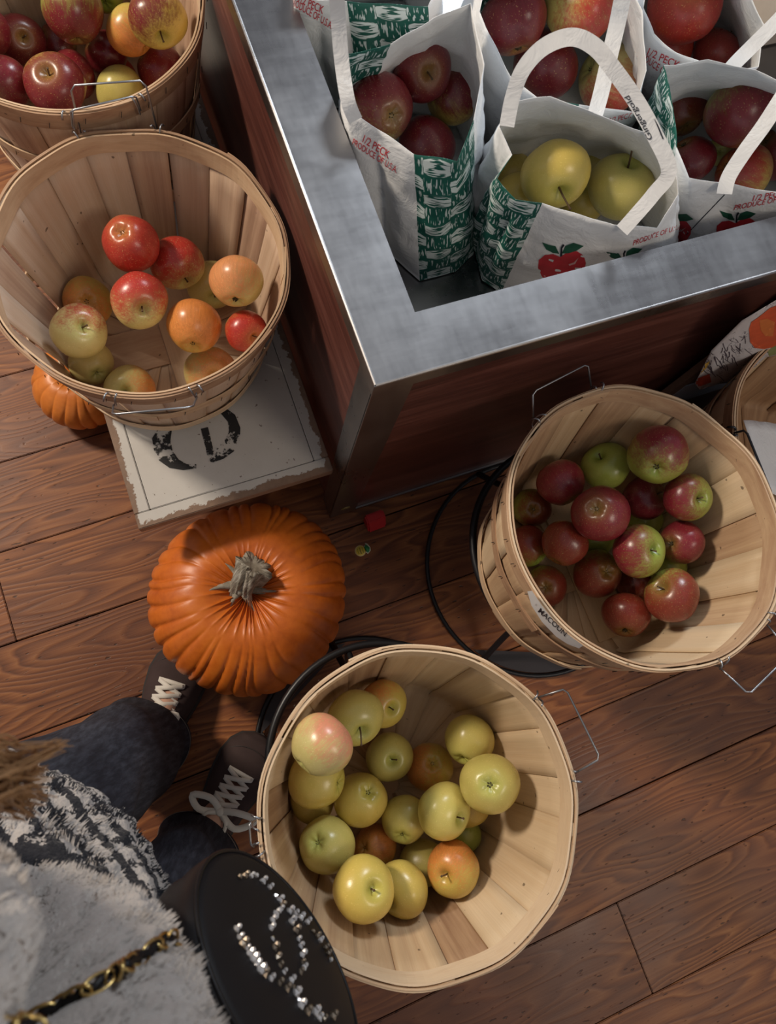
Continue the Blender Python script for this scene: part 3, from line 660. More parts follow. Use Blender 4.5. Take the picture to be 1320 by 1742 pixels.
bagE, bodyE = bag('white paper bag of red apples at the right, thin black line down its front',
    [(1128, 112, .735), (1146, 180, .72), (1151, 250, .71), (1174, 300, .705), (1240, 314, .70), (1345, 330, .705), (1400, 280, .715), (1390, 170, .735), (1325, 140, .74), (1285, 120, .74), (1205, 100, .74)],
    [('w', .735, .56), ('w', .735, .50), ('w', .735, .43), ('w', .745, .345), ('w', .81, .345), ('w', .93, .345), ('w', .965, .40), ('w', .965, .53), ('w', .95, .60), ('w', .88, .61), ('w', .80, .61)], {0, 1}, 4, amp=.003)
bagF, bodyF = bag('white paper bag with a large red apple, behind the right hand bag',
    [(1094, 12, .72), (1112, 58, .71), (1150, 88, .705), (1192, 108, .70), (1250, 120, .70), (1292, 112, .705), (1300, 40, .72), (1262, -40, .735), (1200, -80, .74), (1110, -70, .74)],
    [('w', .78, .66), ('w', .78, .635), ('w', .83, .62), ('w', .87, .62), ('w', .92, .62), ('w', .97, .63), ('w', .98, .68), ('w', .98, .78), ('w', .90, .80), ('w', .79, .78)], {3}, 5, amp=.003)
bagB, bodyB = bag('white paper bag with a wide green weave panel, cut by the top edge',
    [(498, -20, .71), (540, 2, .70), (590, 4, .70), (640, 6, .70), (728, 12, .70), (760, -60, .72), (740, -160, .74), (640, -170, .74), (520, -130, .74)],
    [('w', .29, .765), ('w', .33, .745), ('w', .37, .735), ('w', .42, .735), ('w', .49, .745), ('w', .505, .80), ('w', .50, .90), ('w', .40, .91), ('w', .29, .90)], {2, 3}, 6, amp=.003, uvs=12.)
strap(bagA, [(605, 205, .712), (592, 172, .73), (582, 110, .75), (576, 40, .78), (572, -60, .83), (590, -150, .86)], .0160)
HC_ = strap(bagC, [(862, 215, .742), (872, 165, .765), (890, 118, .79), (925, 80, .81), (972, 63, .825), (1012, 80, .825), (1045, 120, .815), (1082, 172, .80), (1112, 226, .785), (1138, 290, .765), (1112, 330, .74), (1076, 372, .715), (1058, 392, .702)], .0165)
strap(bagD, [(1012, 196, .70), (1022, 160, .72), (1036, 100, .745), (1050, 40, .77), (1068, -40, .81), (1100, -120, .83)], .0185)
strap(bagE, [(1232, 330, .700), (1240, 300, .712), (1268, 256, .735), (1300, 212, .755), (1340, 150, .78), (1400, 60, .80)], .0175)
strap(bagF, [(1238, 122, .700), (1252, 106, .715), (1280, 78, .735), (1330, 28, .76), (1390, -40, .79)], .0175)
tr = bvh(HC_); decal('handwriting', text_polys('Gingergold', (1111, 236), (-41, -74), (-8.5, 4.2)), tr, BLACKINK, HC_, .0006, 4)
decal('pen_stroke', [[(1127, 237), (1118, 215), (1113, 203), (1114, 203), (1120, 214), (1129, 236)]], tr, BLACKINK, HC_, .0006)
def apple_print(body, cx, cy, s, a=0, sy=1.0, which='both'):
    tr = bvh(body); ca, sa = math.cos(a), math.sin(a)
    R_ = lambda pts: [(cx+(x*ca-y*sy*sa)*s, cy+(x*sa+y*sy*ca)*s) for x, y in pts]
    decal('apple_print', [R_([(-42, -12), (-30, -20), (-14, -20), (-2, -13), (12, -20), (30, -20), (42, -10), (44, 4), (38, 20), (28, 32), (14, 38), (0, 35), (-16, 39), (-30, 32), (-40, 18), (-45, 2)])], tr, REDINK, body)
    decal('leaf_print', [R_([(-3, -19), (-14, -22), (-26, -30), (-32, -44), (-20, -38), (-8, -34)]), R_([(2, -19), (10, -32), (26, -36), (44, -28), (30, -21), (14, -18)])], tr, GREENINK, body, .0013)
    decal('stem_print', [R_([(-2, -14), (1, -30), (6, -36), (9, -34), (4, -28), (2, -14)])], tr, BLACKINK, body, .0016)
    decal('highlight_print', [R_([(12, 2), (22, 0), (32, -8), (24, 3), (13, 5)])], tr, flat('pink_ink', (.8, .45, .45), .5), body, .0016)
apple_print(bodyC, 956, 449, .92, -.12); apple_print(bodyC, 1066, 455, .8, -.3)
apple_print(bodyE, 1141, 388, .80, .2); apple_print(bodyE, 1254, 390, .80, -.12)
tr = bvh(bodyA)
decal('lettering', text_polys('1/2 PECK', (614, 240), (46, 30), (4, -12)), tr, REDINK, bodyA, step=6)
decal('lettering', text_polys('PRODUCE OF U.S.A.', (598, 245), (76, 50), (3, -10)), tr, REDINK, bodyA, step=6)
tr = bvh(bodyE)
decal('lettering', text_polys('1/2 PECK', (1277, 343), (56, -10), (3, -10)), tr, REDINK, bodyE, step=6)
decal('lettering', text_polys('PRODUCE OF U.S.A.', (1247, 358), (104, -20), (3, -9)), tr, REDINK, bodyE, step=6)
decal('pen_line', [[(1232, 331), (1233.5, 331.5), (1167, 401), (1165.5, 400.5)]], tr, BLACKINK, bodyE, .0007, 8)
tr = bvh(bodyC); decal('lettering', text_polys('PRODUCE OF U.S.A.', (1076, 418), (84, -30), (2, -9)), tr, REDINK, bodyC, step=6)
tr = bvh(bodyF)
decal('lettering', text_polys('1/2 PECK', (1097, 92), (56, 26), (5, -12)), tr, REDINK, bodyF, step=6)
decal('lettering', text_polys('PRODUCE OF U.S.A.', (1078, 92), (78, 56), (5, -11)), tr, REDINK, bodyF, step=6)
tr = bvh(bodyB)
decal('lettering', text_polys('1/2 PECK', (505, 2), (44, 22), (3, -13)), tr, REDINK, bodyB, step=6)
decal('lettering', text_polys('PRODUCE OF U.S.A.', (492, 6), (72, 44), (3, -12)), tr, REDINK, bodyB, step=6)
tr = bvh(bodyD); decal('lettering', text_polys('1/2 PECK', (1034, 210), (40, -10), (2, -9)), tr, REDINK, bodyD, step=6)
# name label on the outer rim of the stand basket
bpy.context.view_layer.update()
def cone_tree(ro, r0, z0, r1, z1, n=96):     # the smooth surface a stiff label takes around the basket side
    m_ = ro.matrix_world; vs = [m_ @ V((r*math.cos(2*PI*k/n), r*math.sin(2*PI*k/n), z)) for r, z in ((r0, z0), (r1, z1)) for k in range(n)]
    return BVHTree.FromPolygons(vs, [(k, (k+1) % n, n+(k+1) % n, n+k) for k in range(n)])
tr = cone_tree(B4, .1870, .19, .1985, .290)
lb = decal('name_label', [[(897, 1006), (905, 1005), (920, 1028), (942, 1056), (964, 1078), (992, 1098), (985, 1103), (966, 1096), (946, 1083), (922, 1058), (904, 1030)]], tr, flat('white_label', (.74, .75, .76), .5), B4, .0004, 3)
decal('lettering', text_polys('MACOUN', (914, 1040), (46, 43), (5, -6.5)), tr, BLACKINK, B4, .0022, 4)
# pale carton at the top right corner
b = box((0, 0, 0), (.3, .25, .16), .003); o = link('cardboard_box', b, flat('pale_cardboard', (.42, .36, .30), .7), smooth=False); p = at(1272, 12, .70); o.location = (1.045, .70, WZ+.001)
tag(o, 'pale cardboard box at the very top right corner, behind the bags', 'box')
APPLES = {
 'b1': ('red and yellow apples in the bench basket', [
  ((0.0047, 0.6452, 0.4434, 0.0395), 'c', -0.3, -0.45, 'gold', 'scarlet', 0.8, 0.1, 0.3, 'orange red apple leaning against the back staves, highest in the bench basket'),
  ((0.0605, 0.6329, 0.3888, 0.0392), 's', 0.3, 0.8, 'cream', 'scarlet', 0.35, -0.3, -0.5, 'red apple with a yellow lower end, right of the highest apple in the bench basket'),
  ((0.1044, 0.6211, 0.3255, 0.0384), 's', 0.1, 0.6, 'cream', 'peach', -0.6, 0.4, -0.4, 'pale yellow apple tucked behind the peach coloured one in the bench basket'),
  ((0.125, 0.5404, 0.4605, 0.0383), 'c', -0.1, 0.85, 'cream', 'peach', 0.2, -0.5, -0.5, 'peach and yellow apple at the right of the bench basket, resting on its neighbours'),
  ((-0.0077, 0.5623, 0.4366, 0.0389), 's', 0.15, 0.35, 'cream', 'scarlet', 0.25, -0.1, -0.8, 'red shouldered apple with a yellow stem hollow in the middle of the bench basket'),
  ((0.0532, 0.5157, 0.4119, 0.0395), 'c', -0.1, 0.8, 'gold', 'orange', 0.6, 0.1, -0.5, 'orange apple with a small dark scar, right of centre in the bench basket'),
  ((0.1204, 0.4909, 0.4125, 0.0303), 's', 0.5, 0.4, 'gold', 'scarlet', 0.75, 0.4, 0.3, 'deep red apple against the right wall of the bench basket, under the peach one'),
  ((0.0602, 0.4814, 0.3164, 0.0414), 's', 0.15, 0.05, 'cream', 'peach', 0.3, 0.6, 0.3, 'red flushed yellow apple at the front of the bench basket, lower right'),
  ((-0.0608, 0.4818, 0.3294, 0.0387), 's', -0.22, 0.0, 'cream', 'orange', -0.1, 0.9, 0.1, 'yellow apple with an orange right cheek at the very front of the bench basket'),
  ((-0.1, 0.5589, 0.3969, 0.039), 's', 0.22, -0.25, 'cream', 'scarlet', -0.25, 0.3, -0.9, 'cream apple with a ragged red crown at the left of the bench basket'),
  ((-0.1025, 0.5409, 0.3265, 0.0333), 'c', 0.25, 0.55, 'cream', 'peach', -0.8, 0, 0, 'pale yellow apple under the ragged red crowned one, by the left front wall'),
  ((-0.0809, 0.6334, 0.3388, 0.0364), 'c', -0.05, 0.0, 'gold', 'orange', 0.1, -0.2, 0.2, 'dull orange yellow apple behind the ragged red crowned one, at the left wall'),
 ]),
 'yel': ('yellow apples in the basket by the handbag', [
  ((0.0355, -0.0795, 0.504, 0.0378), None, 0.6, -0.6, 'cream', 'pink', -0.1, 0.5, -0.5, 'pink flushed apple on top at the left edge of the yellow apples'),
  ((0.0223, -0.129, 0.375, 0.039), 'c', 0.9, 0.2, 'gold', 'orange', -0.9, 0, 0, 'golden apple directly under the pink flushed one in the yellow pile'),
  ((0.0091, -0.1616, 0.3132, 0.0315), None, -0.5, 0.5, 'gold', 'orange', -0.9, 0, 0, 'golden apple at the left wall, lowest of the three under the pink flushed one'),
  ((0.0924, -0.0687, 0.4101, 0.038), 's', 0.3, 0.62, 'ygreen', 'orange', -0.8, 0, 0, 'greenish yellow apple with brown stem and dark spot, upper left of the yellow pile'),
  ((0.1388, -0.0682, 0.3547, 0.0338), 's', 0.5, 0.25, 'gold', 'orange', -0.2, -0.3, -0.3, 'golden apple nearest the top edge of the yellow pile, its stem pointing right'),
  ((0.128, -0.1431, 0.3185, 0.034), 's', 0.15, 0.2, 'ygreen', 'orange', -0.9, 0, 0, 'small yellow apple with a green hollow and short stem, upper middle of the yellow pile'),
  ((0.1818, -0.1801, 0.295, 0.0348), 'c', 0.15, -0.15, 'gold', 'orange', 0.0, -0.5, 0, 'orange yellow apple with a brown calyx right of the small green hollowed one'),
  ((0.2377, -0.1586, 0.352, 0.0356), None, 0.3, -0.7, 'ygreen', 'orange', -0.9, 0, 0, 'pale green yellow apple at the top right of the yellow pile'),
  ((0.2283, -0.2076, 0.4245, 0.0392), 'c', 0.0, 0.05, 'ygreen', 'orange', -0.95, 0, 0, 'round yellow apple at the far right of the yellow pile, high on the others'),
  ((0.1657, -0.2254, 0.382, 0.0382), 's', 0.75, 0.35, 'ygreen', 'orange', -0.95, 0, 0, 'large pale yellow apple on top at the centre right of the yellow pile'),
  ((0.1186, -0.2288, 0.3268, 0.0336), 'c', -0.15, 0.75, 'ygreen', 'orange', -0.9, 0, 0, 'yellow green apple with its dark calyx down, left of the large pale centre one'),
  ((0.0702, -0.1786, 0.3414, 0.0371), 'c', 0.35, -0.3, 'gold', 'orange', -0.5, 0, 0, 'dull golden apple with a brown scratch, at the left centre of the yellow pile'),
  ((0.0071, -0.2122, 0.3642, 0.0374), 'c', -0.4, -0.1, 'ygreen', 'orange', -0.7, 0, 0, 'olive yellow apple with a dark star shaped calyx, far left of the yellow pile'),
  ((0.0702, -0.2536, 0.291, 0.031), 'c', -0.6, 0.05, 'gold', 'orange', 0.5, -0.2, -0.4, 'small orange apple wedged behind the two lower left yellow ones in the yellow pile'),
  ((0.0326, -0.2682, 0.4117, 0.0397), 's', 0.45, 0.0, 'gold', 'orange', -0.9, 0, 0, 'big bright yellow apple with a fringed stem hollow, lowest left of the yellow pile'),
  ((0.0835, -0.2997, 0.3632, 0.0366), 's', -0.65, 0.5, 'gold', 'orange', -0.9, 0, 0, 'yellow apple at the bottom of the yellow pile, right of the big fringed hollow one'),
  ((0.1565, -0.3027, 0.3617, 0.036), 's', -0.4, 0.3, 'gold', 'orange', 0.15, -0.3, -0.8, 'orange topped yellow apple with its stem pointing left, lower right of the yellow pile'),
  ((0.1925, -0.2823, 0.2938, 0.0285), None, 0.4, -0.4, 'green', 'orange', -0.9, 0, 0, 'small green apple peeping out below the large pale centre one in the yellow pile'),
  ((0.1253, -0.2991, 0.2958, 0.0343), None, 0.2, -0.6, 'ygreen', 'orange', -0.9, 0, 0, 'shaded yellow green apple behind the orange topped one in the yellow pile'),
  ((0.2089, -0.2435, 0.3333, 0.0289), None, 0.2, 0.6, 'gold', 'orange', -0.6, 0, 0, 'golden apple mostly hidden between the large pale one and the far right one'),
 ]),
 'mac': ('apples in the basket on the ring stand', [
  ((0.6031, 0.1233, 0.4807, 0.042), 'c', -0.05, 0.5, 'green', 'crimson', 0.1, 0.2, -0.6, 'crimson and green apple, the topmost one in the stand basket, with a brown hollow'),
  ((0.5683, 0.1425, 0.3975, 0.0374), 's', -0.35, -0.55, 'green', 'crimson', -0.75, -0.6, 0.6, 'green apple at the top of the stand basket in the stand basket'),
  ((0.495, 0.1416, 0.3879, 0.0361), None, -0.4, -0.6, 'green', 'crimson', 0.8, 0, 0.3, 'shaded dark red apple left of the green one at the top in the stand basket'),
  ((0.4657, 0.1278, 0.3209, 0.0309), 'c', 0.1, 0.1, 'green', 'brick', 0.3, 0.6, 0.2, 'olive and red apple at the upper left, its calyx facing up, by the basket rim'),
  ((0.5065, 0.0759, 0.4456, 0.0407), 'c', -0.15, -0.2, 'green', 'crimson', 0.75, 0.1, 0.1, 'glossy dark crimson apple in the centre of the stand basket'),
  ((0.6108, 0.0799, 0.3878, 0.0331), 's', 0.8, -0.3, 'green', 'crimson', 0.9, -0.3, 0, 'pinkish crimson apple wedged under the topmost crimson and green one in the stand basket'),
  ((0.634, 0.0565, 0.4567, 0.0349), 's', 0.65, 0.1, 'green', 'crimson', 0.25, -0.7, -0.1, 'half red half bright green apple with a short stem, at the far right'),
  ((0.6175, -0.0006, 0.4233, 0.0328), 'c', -0.55, 0.05, 'green', 'crimson', 0.6, 0.4, -0.3, 'crimson apple with a green dimple at its left, lower right side in the stand basket'),
  ((0.5467, 0.0091, 0.4289, 0.0385), 's', 0.72, -0.05, 'green', 'crimson', 0.15, -0.8, 0, 'apple with a bright green lobed right end and red cheek, middle of the stand basket'),
  ((0.4662, 0.0553, 0.3838, 0.0351), None, 0.4, -0.7, 'green', 'brick', 0.75, 0.1, 0.3, 'brick red apple left of centre, below the glossy dark crimson one in the stand basket'),
  ((0.4332, 0.0727, 0.3258, 0.0335), None, -0.5, -0.5, 'green', 'brick', 0.35, 0, -0.6, 'olive and brick apple half hidden by the left rim in the stand basket'),
  ((0.5126, -0.0022, 0.3519, 0.0364), 'c', 0.45, -0.1, 'green', 'brick', 0.5, -0.1, 0.5, 'dark red apple with an olive top and greenish calyx, below the middle'),
  ((0.5716, -0.0672, 0.4251, 0.0393), 's', -0.45, -0.4, 'green', 'brick', 0.55, 0.2, 0.4, 'large red and olive apple at the lower right of the stand basket'),
  ((0.5223, -0.0735, 0.3669, 0.0367), None, 0.1, -0.8, 'green', 'brick', 0.7, 0.0, 0.2, 'dark brick red apple, the lowest one at the front of the stand basket'),
  ((0.4383, 0.0063, 0.3228, 0.0328), 'c', 0.0, 0.05, 'green', 'brick', 0.4, 0.2, 0.2, 'apple with a pale calyx ring at the lower left, half behind the rim'),
  ((0.625, 0.0501, 0.3306, 0.0325), None, 0, -0.5, 'green', 'crimson', -0.95, 0, 0, 'pale green apple showing a sliver under the pinkish crimson one in the stand basket'),
  ((0.5445, 0.0514, 0.3222, 0.0323), None, 0, -0.5, 'green', 'crimson', -0.95, 0, 0, 'green apple showing only a sliver beneath the glossy dark crimson one in the stand basket'),
  ((0.614, -0.0284, 0.3676, 0.0292), None, 0, -0.5, 'green', 'crimson', -0.8, 0, 0, 'green apple showing a sliver above the large lower right one in the stand basket'),
  ((0.58, -0.0385, 0.3198, 0.0301), None, 0, -0.5, 'green', 'brick', 0.9, 0, 0, 'very dark red apple deep in the gap above the front one in the stand basket'),
 ]),
 'red': ('dark red apples in the top left basket', [
  ((0.1375, 0.9462, 0.4964, 0.0412), 's', 0.05, 0.7, 'gold', 'ruby', 0.0, -0.4, -0.4, 'pink, yellow and purple apple resting on top near the right rim'),
  ((0.1011, 0.9854, 0.4411, 0.0353), None, -0.5, -0.5, 'gold', 'orange', 0.2, -0.1, 0.6, 'yellow orange apple tucked left of the pink and yellow top one'),
  ((0.1312, 0.9739, 0.3763, 0.0366), None, 0.5, 0.4, 'gold', 'ruby', 0.97, 0, 0, 'deep red speckled apple by the right rim, under the pink and yellow one'),
  ((0.0622, 0.9453, 0.372, 0.0377), 'c', 0.3, 0.6, 'ygreen', 'orange', -0.8, 0, 0, 'small green apple behind the wire handle in the top left basket'),
  ((0.0671, 1.0344, 0.3074, 0.0325), 'c', -0.35, -0.2, 'gold', 'scarlet', 0.7, 0, 0, 'small red apple with a brown calyx, just behind the small green one'),
  ((-0.0272, 0.914, 0.443, 0.0432), 's', -0.25, -0.5, 'gold', 'ruby', 0.75, 0.2, 0.3, 'large dark red apple with fine white specks at the front rim, left of the handle'),
  ((-0.0005, 0.9835, 0.3812, 0.0357), None, 0.5, -0.3, 'gold', 'ruby', 0.97, 0, 0, 'red apple directly behind the large speckled one at the front rim'),
  ((-0.0973, 0.9507, 0.4239, 0.0377), None, 0.4, -0.3, 'green', 'ruby', 0.75, -0.2, 0.2, 'dark red apple cut by the left picture edge, near the front rim'),
  ((-0.0587, 1.0435, 0.3982, 0.036), 's', 0.2, -0.15, 'gold', 'ruby', 0.7, 0, -0.4, 'dark red apple with a small dimple and yellow lower cheek, left side'),
  ((-0.0968, 1.0172, 0.4507, 0.0336), None, 0, 0, 'gold', 'ruby', 0.98, 0, 0, 'dark red apple at the far left picture edge, above the others'),
  ((0.0277, 1.0125, 0.4622, 0.0434), None, 0, -0.7, 'green', 'ruby', 0.3, 0, 0.7, 'large apple, green above and dark red below, at the top of the picture'),
  ((0.0592, 1.0204, 0.3728, 0.0346), None, 0.6, 0.4, 'green', 'ruby', 0.7, -0.3, -0.3, 'shaded red apple in the gap left of the yellow orange one'),
  ((-0.0083, 1.0673, 0.3563, 0.0333), None, 0.4, 0.2, 'ygreen', 'ruby', 0.45, -0.3, -0.3, 'pinkish red apple with a yellow streak, behind the two front rim apples'),
  ((0.081, 1.0642, 0.4425, 0.033), None, 0.0, -0.4, 'green', 'ruby', -0.5, 0, 0, 'green apple cut by the top picture edge in the top left basket'),
 ]),
 'bagA': ('apples in the four apple bag', [
  ((0.3488, 0.6323, 0.6269, 0.0414), 'c', 0.4, 0.25, 'ygreen', 'ruby', 0.45, 0.2, -0.4, 'red apple with a yellow green starburst at its calyx, left in the four apple bag'),
  ((0.4181, 0.6734, 0.6297, 0.0387), 's', 0.3, 0.1, 'gold', 'ruby', 0.65, 0.0, 0.1, 'dark red apple with its stem up, at the back of the four apple bag'),
  ((0.4738, 0.6687, 0.5775, 0.038), None, 0.4, 0.5, 'gold', 'ruby', 0.3, 0.2, -0.5, 'yellow and red striped apple at the right of the four apple bag'),
  ((0.4187, 0.6156, 0.5555, 0.0406), None, 0.3, -0.6, 'gold', 'ruby', 0.98, 0, 0, 'plain dark red apple at the front of the four apple bag'),
 ]),
 'bagC': ('yellow apples in the Gingergold bag', [
  ((0.5242, 0.4804, 0.645, 0.0434), 's', 0.25, 0.65, 'gold', 'orange', -0.9, 0, 0, 'large golden apple with its stem at the front, in the Gingergold bag'),
  ((0.6191, 0.4539, 0.62, 0.0421), 's', 0.25, -0.8, 'ygreen', 'orange', -0.95, 0, 0, 'greenish yellow apple with a long slender stem, right in the Gingergold bag'),
  ((0.5309, 0.5511, 0.5454, 0.0304), None, -0.5, 0.4, 'gold', 'orange', -0.9, 0, 0, 'golden apple peeping out behind the left of the large one in the Gingergold bag'),
  ((0.5064, 0.503, 0.5758, 0.0311), None, -0.3, 0.4, 'gold', 'orange', -0.8, 0, 0, 'golden apple low at the left corner of the Gingergold bag'),
  ((0.6444, 0.5356, 0.5461, 0.031), None, 0.3, -0.4, 'ygreen', 'orange', -0.9, 0, 0, 'shaded yellow apple at the back between the two big ones in the Gingergold bag'),
  ((0.6054, 0.4852, 0.5531, 0.0325), None, 0.0, 0.4, 'gold', 'orange', -0.9, 0, 0, 'shaded yellow apple at the front between the two big ones in the Gingergold bag'),
 ]),
 'bagD': ('apples in the bag behind the Gingergold one', [
  ((0.5612, 0.7097, 0.6375, 0.0449), None, -0.2, -0.6, 'gold', 'ruby', 0.98, 0, 0, 'big glossy dark red apple at the left of the bag behind the Gingergold one'),
  ((0.6511, 0.6996, 0.6538, 0.0465), 's', -0.2, -0.6, 'ygreen', 'scarlet', 0.05, 0.5, 0.2, 'yellow apple with red stripes at the top of the bag behind the Gingergold one'),
  ((0.6311, 0.6967, 0.562, 0.047), None, 0.5, -0.5, 'gold', 'ruby', 0.65, 0.1, -0.1, 'dull red apple seen through the loop of the Gingergold handle'),
  ((0.7202, 0.655, 0.5633, 0.0483), None, 0.5, 0.2, 'cream', 'scarlet', -0.1, 0.2, 0.5, 'pale yellow apple with red streaks, right of the dull red one'),
 ]),
 'bagE': ('apples in the right hand bag', [
  ((0.8125, 0.5887, 0.5554, 0.0404), None, -0.3, -0.5, 'green', 'brick', 0.8, 0, 0.3, 'speckled dull red apple at the left of the right hand bag, beside the weave'),
  ((0.8304, 0.5137, 0.63, 0.0479), None, -0.3, -0.6, 'green', 'ruby', 0.5, 0.3, 0.4, 'largest apple of the right hand bag, red with green shoulders'),
  ((0.795, 0.5088, 0.5508, 0.0358), None, 0.3, 0.5, 'green', 'ruby', 0.95, 0, 0, 'glossy red apple at the front left of the right hand bag'),
  ((0.8555, 0.463, 0.5617, 0.0404), None, 0.7, 0.3, 'gold', 'scarlet', 0.35, -0.5, -0.3, 'red and yellow streaked apple behind the strap of the right hand bag'),
  ((0.9302, 0.4852, 0.5526, 0.0376), None, 0.4, 0.4, 'gold', 'ruby', 0.97, 0, 0, 'red apple at the right picture edge in the right hand bag'),
  ((0.8618, 0.519, 0.5355, 0.0205), None, 0, 0, 'ygreen', 'orange', -0.9, 0, 0, 'small green apple glimpsed deep in the right hand bag'),
 ]),
 'bagF': ('apples in the top right bag', [
  ((0.8169, 0.6884, 0.637, 0.0512), 's', 0.1, -0.5, 'gold', 'scarlet', 0.85, -0.3, 0, 'big red apple shading to orange at the top of the top right bag'),
  ((0.8421, 0.6895, 0.552, 0.037), None, -0.4, -0.5, 'gold', 'scarlet', 0.9, 0, 0, 'red apple at the lower left of the top right bag'),
  ((0.9145, 0.6665, 0.5523, 0.0373), None, 0.3, -0.5, 'gold', 'rose', 0.8, 0, 0, 'rosy red apple at the lower right of the top right bag'),
 ]),
}
COLR = dict(cream=(.66, .53, .22), gold=(.62, .45, .11), green=(.33, .36, .075), ygreen=(.61, .50, .15), orange=(.62, .22, .05), peach=(.66, .27, .10), scarlet=(.42, .030, .018), crimson=(.19, .012, .022), brick=(.20, .026, .014), ruby=(.17, .008, .015), pink=(.62, .22, .13), rose=(.42, .06, .05))
def apple_mesh(v):
    rnd = random.Random(v); n, m = 44, 30; rings = []; lob = rnd.uniform(0, 6); tall = rnd.uniform(.86, .97)
    for j in range(m+1):
        ph = PI*j/m; s, c = math.sin(ph), math.cos(ph); rr = []
        for i in range(n):
            th = 2*PI*i/n; r = s*(1+.10*c-.03*c*c)*(1+.018*math.cos(5*th+lob)*(1 if c < 0 else .4)+.02*math.cos(2*th+v)+.012*math.cos(3*th+2*v))
            z = c*tall
            rho = r; z -= .34*math.exp(-(rho/.21)**1.55)*(c > 0); z += .24*math.exp(-(rho/.26)**2)*(c < 0)*(1+.25*math.cos(5*th+lob)*min(1, rho*3))
            rr.append(V((r*.985*math.cos(th), r*.985*math.sin(th), z)))
        rings.append(rr)
    b = loft(rings); bmesh.ops.remove_doubles(b, verts=b.verts, dist=1e-4); bmesh.ops.recalc_face_normals(b, faces=b.faces)
    me = bpy.data.meshes.new('apple'); b.to_mesh(me); b.free(); me.polygons.foreach_set('use_smooth', [True]*len(me.polygons)); return me
AM = [apple_mesh(v) for v in range(6)]
def stem_mesh(L_, bend):
    b = bm_tube(bmesh.new(), smoothpath([V((0, 0, .50)), V((bend*.3, 0, .50+L_*.4)), V((bend, .02, .50+L_))], 4), [.034-.010*k/8+(.018 if k == 8 else 0) for k in range(9)], 7)
    me = bpy.data.meshes.new('stem'); b.to_mesh(me); b.free(); me.polygons.foreach_set('use_smooth', [True]*len(me.polygons)); me.materials.append(STEMM); return me
SM = [stem_mesh(.42, .08), stem_mesh(.62, -.16), stem_mesh(.85, .2), stem_mesh(1.15, .25)]
b = bmesh.new()
for k in range(6):
    a = 2*PI*k/5+.3*(k > 4); bm_tube(b, [V((.02*math.cos(a), .02*math.sin(a), -.655)), V((.09*math.cos(a), .09*math.sin(a), -.70)), V((.05*math.cos(a+.5), .05*math.sin(a+.5), -.76))], [.034, .026, .006], 5)
CM = bpy.data.meshes.new('calyx'); b.to_mesh(CM); b.free(); CM.materials.append(CALYX)
def apple_mat(base, blush, amt, bd, seed):
    k = M('apple_skin_'+base+'_'+blush, .27, spec=.5); c = k.coord('Object'); cs = k.coord('Object', loc=(seed*3.1, seed*1.7, 0))
    B, L2 = COLR[base], COLR[blush]; v = random.Random(seed).uniform(.9, 1.1); B = tuple(x*v for x in B)
    n1 = k.noise(cs, 2.1, 4, .6); ang_ = k.n('ShaderNodeVectorMath', 0, {0: c}, operation='NORMALIZE')
    st_ = k.noise(k.n('ShaderNodeMapping', 0, {0: ang_, 1: (seed, 0, 0), 3: (9, 9, .7)}), 1.5, 4, .65)
    dt = k.n('ShaderNodeVectorMath', 1, {0: ang_, 1: tuple(bd)}, operation='DOT_PRODUCT')
    x = k.math('ADD', k.math('MULTIPLY', dt, .62), k.math('ADD', k.math('MULTIPLY', n1, .9), k.math('MULTIPLY', st_, 1.0)))
    x = k.math('ADD', x, amt*1.0-.85)
    msk = k.ramp(x, ((0., 0.), (.5, .85), (.75, 1.)))
    sz = k.n('ShaderNodeSeparateXYZ', 2, {0: ang_}); pol = k.math('POWER', k.math('ABSOLUTE', sz), 9.)
    gr = tuple(a*b_ for a, b_ in zip(B, (.62, .88, .6)))
    under = k.mix(k.noise(cs, 3.5, 3), B, tuple(x*y for x, y in zip(B, (.86, .93, .8)))); under = k.mix(k.math('MULTIPLY', pol, .7), under, gr)
    red = k.mix(st_, tuple(x*.62 for x in L2), tuple(min(1, x*1.35+.012) for x in L2))
    col = k.mix(k.math('MULTIPLY', msk, k.math('SUBTRACT', 1., k.math('MULTIPLY', pol, .35))), under, red)
    dots = k.ramp(k.noise(cs, 26, 0, .5), ((.735, 0.), (.76, 1.))); col = k.mix(k.math('MULTIPLY', dots, .22), col, tuple(min(1, x*1.5+.12) for x in B))
    rus = k.ramp(k.noise(cs, 7.5, 4, .7), ((.715, 0.), (.75, 1.))); col = k.mix(k.math('MULTIPLY', rus, .45), col, (.16, .09, .04))
    k.color(col); k.put(k.b.inputs['Roughness'], k.math('ADD', .22, k.math('MULTIPLY', n1, .16))); k.put(k.b.inputs['Coat Weight'], .15); k.put(k.b.inputs['Coat Roughness'], .25)
    k.bump(st_, .06, .003); return k.m
cnt = 0
LONG = {'yel': {3: 2, 4: 1, 5: 1, 16: 2, 14: 0}, 'bagC': {0: 2, 1: 3}, 'bagA': {1: 1}}
